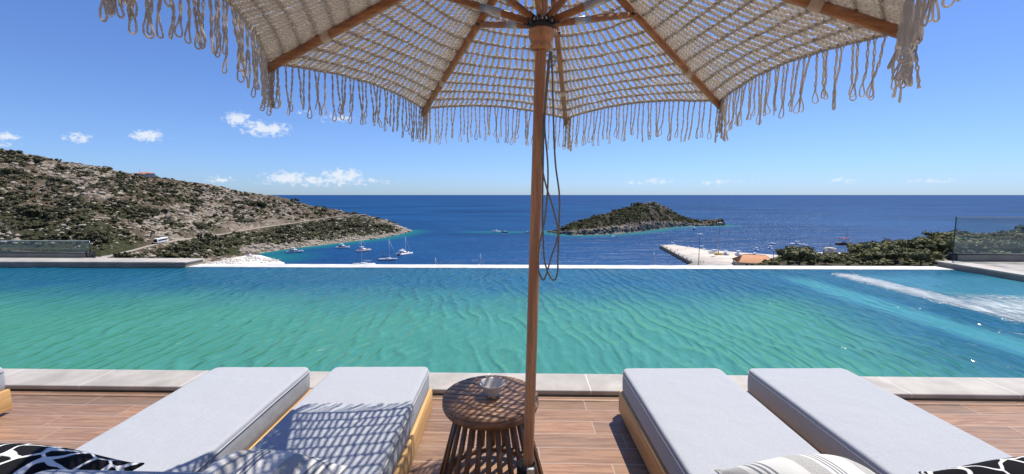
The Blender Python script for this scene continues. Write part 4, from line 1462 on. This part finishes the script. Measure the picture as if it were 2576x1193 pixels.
def lounger(label, x0, yf, w_=.675, rz=0.0):
    t = thing('sun_lounger', label, 'sun lounger', (x0, yf, 0), rz, 'grey cushioned sun loungers')
    # timber plinth
    MB().rbox((-.018, -LG, .02), (.012, -.005, .175), .008, 2).build('side_board', M_lwood, t)
    MB().rbox((w_ - .012, -LG, .02), (w_ + .018, -.005, .175), .008, 2).build('side_board', M_lwood, t)
    MB().rbox((.014, -.035, .02), (w_ - .014, -.008, .172), .006, 2).build('end_board', MATS['pine_wood'], t)
    mb = MB()
    for k in range(14): mb.box((.014, -.10 - k * .14, .12), (w_ - .014, -.19 - k * .14, .145))
    mb.build('slat_bed', M_lwood, t)
    for fx in (.03, w_ - .09):
        for fy in (-.12, -LG + .08):
            MB().box((fx, fy, 0), (fx + .06, fy + .06, .118)).build('foot', M_lwood, t)
    mb, loop = cushion_mesh(w_, LG, .172)
    c = mb.build('cushion', M_fab, t, smooth=True)
    c.location.z = .165
    q = loop.copy(); q[:, 2] -= .013
    cen = np.array([w_ / 2, -LG / 2])
    q[:, :2] = cen + (q[:, :2] - cen) * np.array([1 + .006 / w_, 1 + .006 / LG])
    MB().tube(q, .0042, 5, cap=False).build('piping', M_pipe, c, smooth=True)
    return t


lounger('grey sun lounger cut off by the left edge of the photo', -4.27, 2.86)
lounger('grey sun lounger left of the dappled one with black patterned pillow', -2.105, 2.86)
lounger('grey sun lounger beside the side table dappled by the parasol shadow', -1.262, 2.865)
lounger('grey sun lounger just right of the parasol with plain sunlit cushion', .775, 2.84, .69)
lounger('rightmost grey sun lounger with black patterned pillow', 1.655, 2.84, .69)

# ------------------------------------------------------------------ pillows
def pattern_fn(nt, p):
    v = nt.coord()
    x, y, z = nt.xyz(v)
    vv = nt.mapv(v, (13.0, 9.5, 3))
    vv = nt.vm('ADD', vv, nt.vm('MULTIPLY', nt.add('ShaderNodeTexNoise', i={'Vector': vv, 'Scale': .8, 'Detail': 1.0}).outputs['Color'], (.9, .9, 0)))
    f1 = nt.add('ShaderNodeTexVoronoi', feature='F1', i={'Vector': vv, 'Scale': 1.0, 'Randomness': .8}).outputs['Distance']
    f2 = nt.add('ShaderNodeTexVoronoi', feature='F2', i={'Vector': vv, 'Scale': 1.0, 'Randomness': .8}).outputs['Distance']
    e = nt.m('SUBTRACT', f2, f1)
    n = nt.noise(v, 260, 2, .6)
    f = nt.step(nt.m('ADD', e, nt.m('MULTIPLY', nt.m('SUBTRACT', n, .5), .03)), (.075), .115)
    c = nt.mix(f, (.72, .71, .68, 1), (.010, .010, .012, 1))
    nt.put(p.inputs['Base Color'], c)
    nt.put(p.inputs['Roughness'], .95)
    nt.put(p.inputs['Specular IOR Level'], .1)
    nt.put(p.inputs['Normal'], nt.add('ShaderNodeBump', i={'Height': nt.m('ADD', nt.m('MULTIPLY', n, .4), nt.m('MULTIPLY', f, -.6)), 'Strength': .8, 'Distance': .004}).outputs[0])


M_patt = mat('black_white_velvet', pattern_fn)


def stripe_fn(nt, p):
    v = nt.coord()
    x, y, z = nt.xyz(v)
    t = nt.m('FRACT', nt.m('MULTIPLY', nt.m('ADD', x, .5), 5.2))
    n = nt.noise(v, 300, 2, .7)
    n2 = nt.noise(nt.mapv(v, (40, 400, 40)), 1, 2)
    c = (.60, .59, .56, 1)
    wide = nt.m('MULTIPLY', nt.step(nt.m('ABSOLUTE', nt.m('SUBTRACT', t, .3)), .17, .15), nt.step(n, .35, .6, .45, 1))
    c = nt.mix(nt.m('MULTIPLY', wide, .8), c, (.26, .25, .235, 1))
    for a in (.56, .64, .72):
        ln = nt.step(nt.m('ABSOLUTE', nt.m('SUBTRACT', t, a)), .022, .014)
        c = nt.mix(nt.m('MULTIPLY', ln, .85), c, (.10, .105, .13, 1))
    nt.put(p.inputs['Base Color'], c)
    nt.put(p.inputs['Roughness'], .95)
    nt.put(p.inputs['Specular IOR Level'], .1)
    nt.put(p.inputs['Normal'], nt.add('ShaderNodeBump', i={'Height': nt.m('ADD', n, n2), 'Strength': .5, 'Distance': .003}).outputs[0])


M_stripe = mat('striped_linen', stripe_fn)


def pillow(label, loc, wd_, dp, th, rot, m, name='pillow', seam=True, group='pillows on the loungers'):
    n, k = 44, 40
    u = np.linspace(-1, 1, n); v = np.linspace(-1, 1, k)
    U, V = np.meshgrid(u, v, indexing='ij')
    hh = (np.clip(1 - np.abs(U) ** 2.2, 0, 1) * np.clip(1 - np.abs(V) ** 2.2, 0, 1)) ** .62
    pin = 1 - .10 * (1 - U ** 2) * V ** 2
    pin2 = 1 - .10 * (1 - V ** 2) * U ** 2
    X = U * wd_ / 2 * pin2; Y = V * dp / 2 * pin
    wr = .012 * (fbm(U * 2.5 + 3 + loc[0], V * 2.5, 3) - .5) * hh
    mb = MB()
    top = np.stack([X, Y, hh * th / 2 + wr], -1)
    bot = np.stack([X, Y, -hh * th / 2 + wr * .4], -1)
    mb.grid(top); mb.grid(bot[:, ::-1])
    o = mb.build(name, m, smooth=True)
    o.location = loc; o.rotation_euler = rot
    tag(o, label, 'pillow', group)
    rim = np.vstack([top[:, 0], top[-1, 1:], top[::-1, -1][1:], top[0, ::-1][1:]])
    if seam: MB().tube(rim, .005, 5, cap=False).build('seam', m, o, smooth=True)
    return o


pillow('black velvet pillow with white cell pattern at the bottom left corner', (-1.86, 1.375, .47), .70, .48, .33, (R(2), R(2), R(-4)), M_patt)
pillow('grey and white striped pillow lying in the dappled shade', (-.945, 1.40, .455), .52, .44, .29, (R(0), R(2), R(-3)), M_stripe)
pillow('white and grey striped pillow in full sun right of the pole', (1.10, 1.325, .465), .56, .48, .31, (R(2), 0, R(5)), M_stripe)
pillow('black velvet pillow with white cell pattern at the bottom right corner', (1.96, 1.33, .46), .68, .48, .30, (R(2), 0, R(6)), M_patt)
M_bol = mat('bolster_fabric', fabric_fn((.40, .42, .46)))
mb = MB().rbox((-.33, -.13, -.165), (.33, .13, .165), .09, 6)
o = mb.build('grey_cushion', M_bol, smooth=True); o.location = (-1.24, 1.18, .512); o.rotation_euler = (R(6), 0, R(-2))
tag(o, 'plump grey bolster in front of the black patterned pillow at the bottom left', 'cushion')

# ------------------------------------------------------------------ side table and bowl
TB = np.array([-.112, 2.10, 0])
t = thing('side_table', 'round slatted wooden side table with flared slat base beside the parasol pole', 'side table', TB)
TH, TR = .5, .25
top = thing('tabletop', None, None); top.parent = t
bpy.data.objects.remove(top)
mb = MB()
ns = 11
sw = 2 * TR / ns
for k in range(ns):
    y0, y1 = -TR + k * sw + .0034, -TR + (k + 1) * sw - .0034
    # each slat cut to the circle
    ys_ = np.linspace(y0, y1, 6)
    hx = np.sqrt(np.maximum(TR ** 2 - ys_ ** 2, 0.0004))
    lo = np.stack([-hx, ys_], -1); hi = np.stack([hx, ys_], -1)
    ring = np.vstack([lo[::-1], hi])
    P = [tuple(q) for q in ring]
    ca, sa = math.cos(R(-11)), math.sin(R(-11))
    P = [(x * ca - y * sa, x * sa + y * ca) for x, y in P]
    mb.poly(P, TH - .022, TH)
tt = mb.build('tabletop', M_twood, t)
ring = MB().lathe([(TR - .03, TH - .05), (TR - .004, TH - .05), (TR + .002, TH - .036), (TR + .002, TH - .012), (TR - .004, TH - .010), (TR - .03, TH - .0235)], 64)
ring.build('apron_ring', M_twood, t, smooth=True)
NL = 26
for k in range(NL):
    a = 2 * math.pi * (k + .5) / NL
    ca, sa = math.cos(a), math.sin(a)
    p0 = np.array([.285 * ca, .285 * sa, .012]); p1 = np.array([.165 * ca, .165 * sa, TH - .03])
    up = np.array([ca, sa, .2])
    lg = MB(); lg.bar(p0, p1, .026, .014, up)
    lg.build('leg', M_tleg, t)
MB().lathe([(.235, .03), (.262, .03), (.262, .06), (.235, .06), (.235, .03)], 48).build('base_ring', M_tleg, t)
MB().lathe([(.13, TH - .07), (.158, TH - .07), (.155, TH - .04), (.13, TH - .04), (.13, TH - .07)], 48).build('upper_ring', M_tleg, t)

prof_o = [(.001, .004), (.028, .004), (.030, .0), (.034, .004), (.036, .014), (.046, .035), (.058, .062), (.066, .078)]
prof_i = [(.0655, .080), (.062, .077), (.053, .06), (.041, .035), (.028, .018), (.001, .014)]
bw = MB().lathe([(r, z * .86) for r, z in prof_o + prof_i], 96, flute=lambda a: 1 + .012 * math.cos(a * 24))
o = bw.build('bowl', speck('white_ceramic', (.55, .52, .475), .06, 12, .4), smooth=True)
o.location = (-.104, 2.105, TH + .001)
tag(o, 'small white fluted bowl standing on the round slatted side table', 'bowl')

# ------------------------------------------------------------------ parasol
PX0, PY0, PZT, PRR, PPH, PZA = .062, 1.732, 2.143, 1.329, 2.935, 2.697
TXL, TYL = .027, .038


def ploc(r, a, z):
    v = np.array([r * math.cos(a), r * math.sin(a), z])
    return np.array([v[0] + TXL * z, v[1] + TYL * z, z - TXL * v[0] - TYL * v[1]]) + np.array([PX0, PY0, 0])


def pole_at(z):
    return ploc(0, 0, z)


tips = [ploc(PRR, PPH - k * math.pi / 4, PZT) for k in range(8)]
apex = pole_at(PZA)
um = thing('parasol', 'large wooden parasol with fringed cream rope net canopy in the centre', 'parasol', (0, 0, 0))
MB().tube([pole_at(z) for z in np.linspace(.05, PZA + .05, 14)], .0235, 20).build('pole', M_pole, um, smooth=True)
# runner hub (turned wood) and top hub
HZ = 2.17


def along_pole(z0):
    ax = np.array([TXL, TYL, 1.0])
    def M(v):
        return np.stack([v[:, 0] + PX0 + ax[0] * (z0 + v[:, 2]), v[:, 1] + PY0 + ax[1] * (z0 + v[:, 2]), z0 + v[:, 2]], -1)
    return M


hub = MB().lathe([(.0245, 0), (.040, .0), (.045, .008), (.045, .018), (.039, .026), (.043, .034), (.049, .046), (.0525, .058), (.050, .064), (.052, .070), (.0525, .078), (.048, .084), (.0245, .084)], 40, M=along_pole(HZ - .02))
ho = hub.build('hub', M_pole, um, smooth=True)
MB().lathe([(.0245, .086), (.044, .086), (.046, .095), (.046, .118), (.040, .126), (.0245, .126)], 24, M=along_pole(HZ - .02)).build('hub_collar', M_dark, ho)
MB().lathe([(.0245, -.06), (.05, -.06), (.055, -.03), (.05, .02), (.02, .05), (.001, .05)], 24, M=along_pole(PZA)).build('top_hub', M_pole, um, smooth=True)
STT = .595
for k in range(8):
    T = tips[k]
    d = (apex - T)
    Ln = np.linalg.norm(d); d /= Ln
    upv = np.cross(np.cross(d, (0, 0, 1)), d)
    p0 = T - d * .02
    MB_ = MB(); MB_.bar(p0 - np.array([0, 0, .012]), apex - d * .05 - np.array([0, 0, .012]), .024, .038)
    rb_ = MB_.build('rib', M_rib[0 if abs(d[0]) > abs(d[1]) else 1], um)
    # cloth pocket band
    b0, b1 = T + d * Ln * (.239 - .016), T + d * Ln * (.239 + .016)
    MB().bar(b0 - np.array([0, 0, .012]), b1 - np.array([0, 0, .012]), .028, .042).build('pocket_band', speck('band_cloth', (.52, .43, .33), .12, 30, .9), rb_)
    # strut from runner to rib
    A = pole_at(HZ + .095) + .036 * np.array([math.cos(PPH - k * math.pi / 4), math.sin(PPH - k * math.pi / 4), 0])
    Bq = T + d * Ln * STT - np.array([0, 0, .03])
    e = (Bq - A); Ls = np.linalg.norm(e); e /= Ls
    s_ = MB(); s_.bar(A + e * .02, Bq, .020, .028)
    st = s_.build('strut', M_rib[0 if abs(e[0]) > abs(e[1]) else 1], um)
    MB().bar(A + e * Ls * .27, A + e * Ls * .46, .0225, .0305).build('metal_sleeve', M_silver, st)
    MB().bar(A - e * .012, A + e * .035, .013, .036).build('hinge', M_dark, st)
    sdv = np.cross(e, (0, 0, 1)); sdv /= np.linalg.norm(sdv)
    MB().tube([A + e * .004 - sdv * .013, A + e * .004 + sdv * .013], .008, 10).build('bolt', M_silver, st)
    MB().tube([Bq - sdv * .022, Bq + sdv * .022], .006, 8).build('pivot_pin', M_dark, st)


# net canopy
def rope_fn(nt, p):
    tr = nt.add('ShaderNodeBsdfTranslucent', i={'Color': (.88, .83, .755, 1)})
    mx = nt.add('ShaderNodeMixShader', i={0: .5, 1: p.outputs[0], 2: tr.outputs[0]})
    nt.l.new(mx.outputs[0], nt.n['Material Output'].inputs[0])
    v = nt.coord()
    n = nt.noise(v, 420, 3, .7)
    n2 = nt.noise(v, 35, 3, .6)
    f = nt.m('ADD', nt.m('MULTIPLY', n, .6), nt.m('MULTIPLY', n2, .4))
    c = nt.mix(nt.step(f, .3, .7), (.60, .55, .485, 1), (.87, .825, .76, 1))
    nt.put(p.inputs['Base Color'], c)
    nt.put(p.inputs['Roughness'], .95)
    nt.put(p.inputs['Specular IOR Level'], .08)
    nt.put(p.inputs['Normal'], nt.add('ShaderNodeBump', i={'Height': n, 'Strength': .8, 'Distance': .004}).outputs[0])


M_rope = mat('cotton_rope', rope_fn)


def twist(mb, P, rr, hr, turns, ph=0., cords=2, k=4):
    """cords twisted round a path"""
    P = np.asarray(P, float)
    T = np.gradient(P, axis=0); T /= np.linalg.norm(T, axis=1)[:, None] + 1e-9
    ref = np.array([0, 0, 1.]) if abs(T[len(T) // 2][2]) < .8 else np.array([1., .2, 0])
    N = np.cross(T, ref); N /= np.linalg.norm(N, axis=1)[:, None] + 1e-9
    B = np.cross(T, N)
    s = np.linspace(0, 1, len(P))
    for c in range(cords):
        a = 2 * math.pi * (turns * s + c / cords) + ph
        mb.tube(P + hr * (np.cos(a)[:, None] * N + np.sin(a)[:, None] * B), rr, k, cap=False)


NR = 14
for k in range(8):
    T0, T1 = tips[k], tips[(k + 1) % 8]
    g = np.random.default_rng(500 + k)

    def pos(t_, a_):
        """t 0 apex..1 edge, a 0..1 across the panel"""
        t_, a_ = np.asarray(t_, float), np.asarray(a_, float)
        sg = 4 * a_ * (1 - a_)
        te = t_ * (1 - .060 * sg * t_ ** 2)
        Q = (T0 * (1 - a_)[..., None] + T1 * a_[..., None] - apex)
        P = apex + te[..., None] * Q
        P[..., 2] += .018 - .03 * sg * np.sin(t_ * math.pi)
        return P
    mb = MB()
    W = np.linalg.norm(T1 - T0)
    ts = [(.06 + .94 * (r + 0) / NR) for r in range(NR + 1)]

    def warp_a(a):
        return a * .66 + .34 * (.5 - .5 * np.cos(np.pi * a))
    for r in range(NR + 1):
        n = max(6, int(W * ts[r] / .012))
        a = np.linspace(0, 1, n)
        tt_ = ts[r] + .006 * np.sin(a * n * .35 + r) * (fbm(a * 9 + r * 3, a * 0 + k, 2) - .2)
        P = pos(tt_, a)
        twist(mb, P, .0050 if r < NR else .0068, .0044, W * ts[r] / .026, r * 1.3, 3 if r == NR else 2, 4)
        # knots
        if r < NR:
            t0, t1 = ts[r], ts[r + 1]
            m_ = max(3, int(W * (t0 + t1) / 2 / (.0305 if k not in (0, 4, 7) else .027)))
            for j in range(m_):
                aa = warp_a((j + .5 + g.normal(0, .06)) / m_)
                ab = warp_a(np.clip((j + .5 + g.normal(0, .08) + .22 + .15 * math.sin(r * 1.7 + k)) / m_, .005, .995))
                tv_ = np.linspace(t0, t1, 14)
                lam = np.linspace(0, 1, 14)
                av = aa + (ab - aa) * lam + .0025 * np.sin(lam * math.pi * 2) * g.normal()
                P = pos(tv_, np.clip(av, 0, 1))
                tw = g.uniform(1.8, 2.6)
                op = .0046 + .0012 * g.random()
                twist(mb, P, .0056, op, tw, g.random() * 6.28, 2, 4)
                # gathered loops at both ends of the strand
                for q in (P[0], P[-1]):
                    e = (P[1] - P[0]); e /= np.linalg.norm(e) + 1e-9
                    cr = np.cross(e, (0, 0, 1)); cr /= np.linalg.norm(cr) + 1e-9
                    mb.tube([q - cr * .009, q - cr * .004 + np.array([0, 0, .006]), q + cr * .004 + np.array([0, 0, .006]), q + cr * .009], [.003, .0075, .0075, .003], 4, cap=False)
    pn = mb.build('canopy_panel', M_rope, um, smooth=True)
    # fringe of looped cords along the rim
    fb = MB()
    nf_ = int(W / .027)
    for j in range(nf_):
        a0 = (j + .5 + g.normal(0, .12)) / nf_
        st_ = pos(np.array(1.0), np.array(a0)) - np.array([0, 0, .004])
        ln = g.uniform(.185, .245)
        dr = np.array([g.normal(0, .012), g.normal(0, .012), 0]) + np.array([-.01, .0, 0])
        m_ = 13
        s = np.linspace(0, 1, m_)
        path = st_[None, :] + np.outer(s, np.array([dr[0], dr[1], -ln])) + .004 * np.stack([np.sin(s * 9 + g.random() * 6) * s, np.cos(s * 8 + g.random() * 6) * s, 0 * s], -1)
        th_ = g.random() * math.pi
        dirn = np.array([math.cos(th_), math.sin(th_), 0])
        # two legs that twist about each other and meet in an open loop
        ph0 = g.random() * 6.28
        tw = g.uniform(2.0, 3.5)
        lp = g.uniform(.006, .012)
        wdt = np.where(s < .84, .0029 + .0009 * np.maximum(0, np.sin(s * 11 + ph0)), .0038 + (lp - .0038) * np.sin(np.clip((s - .84) / .16, 0, 1) * math.pi * .5))
        wdt = wdt + (1 - np.clip(s / .08, 0, 1)) * .004
        ang = ph0 + 2 * math.pi * tw * np.minimum(s, .84)
        off = np.stack([np.cos(ang), np.sin(ang), 0 * s], -1) * wdt[:, None]
        A_, B_ = path + off, path - off
        fin = path[-1] - np.array([0, 0, lp * .9])
        strand = np.vstack([A_, [fin * .5 + (A_[-1] - np.array([0, 0, lp * .7])) * .5], [fin], [fin * .5 + (B_[-1] - np.array([0, 0, lp * .7])) * .5], B_[::-1]])
        fb.tube(strand, .0029, 4, cap=False)
    # dense gathering at the rib tips
    for j in range(5):
        st_ = pos(np.array(1.0), np.array(.004 + .008 * j)) - np.array([0, 0, .004]); ln = g.uniform(.17, .24)
        s = np.linspace(0, 1, 10)
        path = st_[None, :] + np.outer(s, np.array([g.normal(0, .015), g.normal(0, .015), -ln]))
        twist(fb, path, .0036, .0045, 3, g.random() * 6, 2, 4)
    fb.build('fringe', M_rope, pn, smooth=True)

# locking pin, hook and pull cord
pc = pole_at(HZ - .028)
MB().tube([pc + np.array([-.075, -.02, .012]), pc + np.array([-.01, -.012, -.004]), pc + np.array([.06, .0, -.02])], .0042, 8).build('locking_pin', M_silver, um)
hk = pole_at(HZ - .07)
hook = [hk + np.array([.024, 0, .03]), hk + np.array([.045, -.004, .028]), hk + np.array([.066, -.004, .022]), hk + np.array([.060, -.004, -.002]), hk + np.array([.05, -.004, -.018]), hk + np.array([.034, -.004, -.012]), hk + np.array([.028, -.004, .01])]
MB().tube(spline(hook, 5), .004, 8).build('hook', M_silver, um, smooth=True)
M_cord = speck('pull_cord', (.20, .19, .15), .3, 200, .8)


def zq(zx, zy, Y):
    return atY(1257.8 + .3689 * zx, 314.5 + .3689 * zy, Y)


YC = 1.745
c1 = [(352, -500), (358, -300), (366, 0), (378, 260), (405, 480), (403, 680), (395, 900), (393, 1000), (375, 1055), (345, 1040), (305, 930), (295, 760), (290, 600), (294, 300), (300, 0), (318, -300), (340, -500)]
c2 = [(346, -500), (322, -250), (305, 0), (325, 250), (325, 440), (305, 650), (268, 830), (262, 980), (290, 1055), (312, 1030), (350, 900), (395, 740), (362, 570), (310, 400), (284, 250), (285, 60), (296, -80)]
for q_, dy in ((c1, 0), (c2, -.012)):
    MB().tube(spline([zq(a, b, YC + dy + .004 * math.sin(i * 2)) for i, (a, b) in enumerate(q_)], 8), .0037, 7).build('pull_cord', M_cord, um, smooth=True)

# parasol foot: steel tube with clamp on a plate
pb = pole_at(0)
ft = thing('weighted_stand', 'dark steel parasol foot tube with silver clamp holding the pole', 'parasol base', (float(pb[0]), float(pb[1]), 0))
MB().lathe([(.036, .02), (.041, .02), (.041, .36), (.0425, .362), (.0425, .37), (.036, .37), (.036, .02)], 32).build('tube', M_dark, ft, smooth=False)
MB().rbox((-.3, -.3, .002), (.3, .3, .022), .008, 2).build('plate', M_dark, ft)
MB().rbox((.0, -.062, .30), (.034, -.042, .385), .004, 2).build('clamp', M_silver, ft)
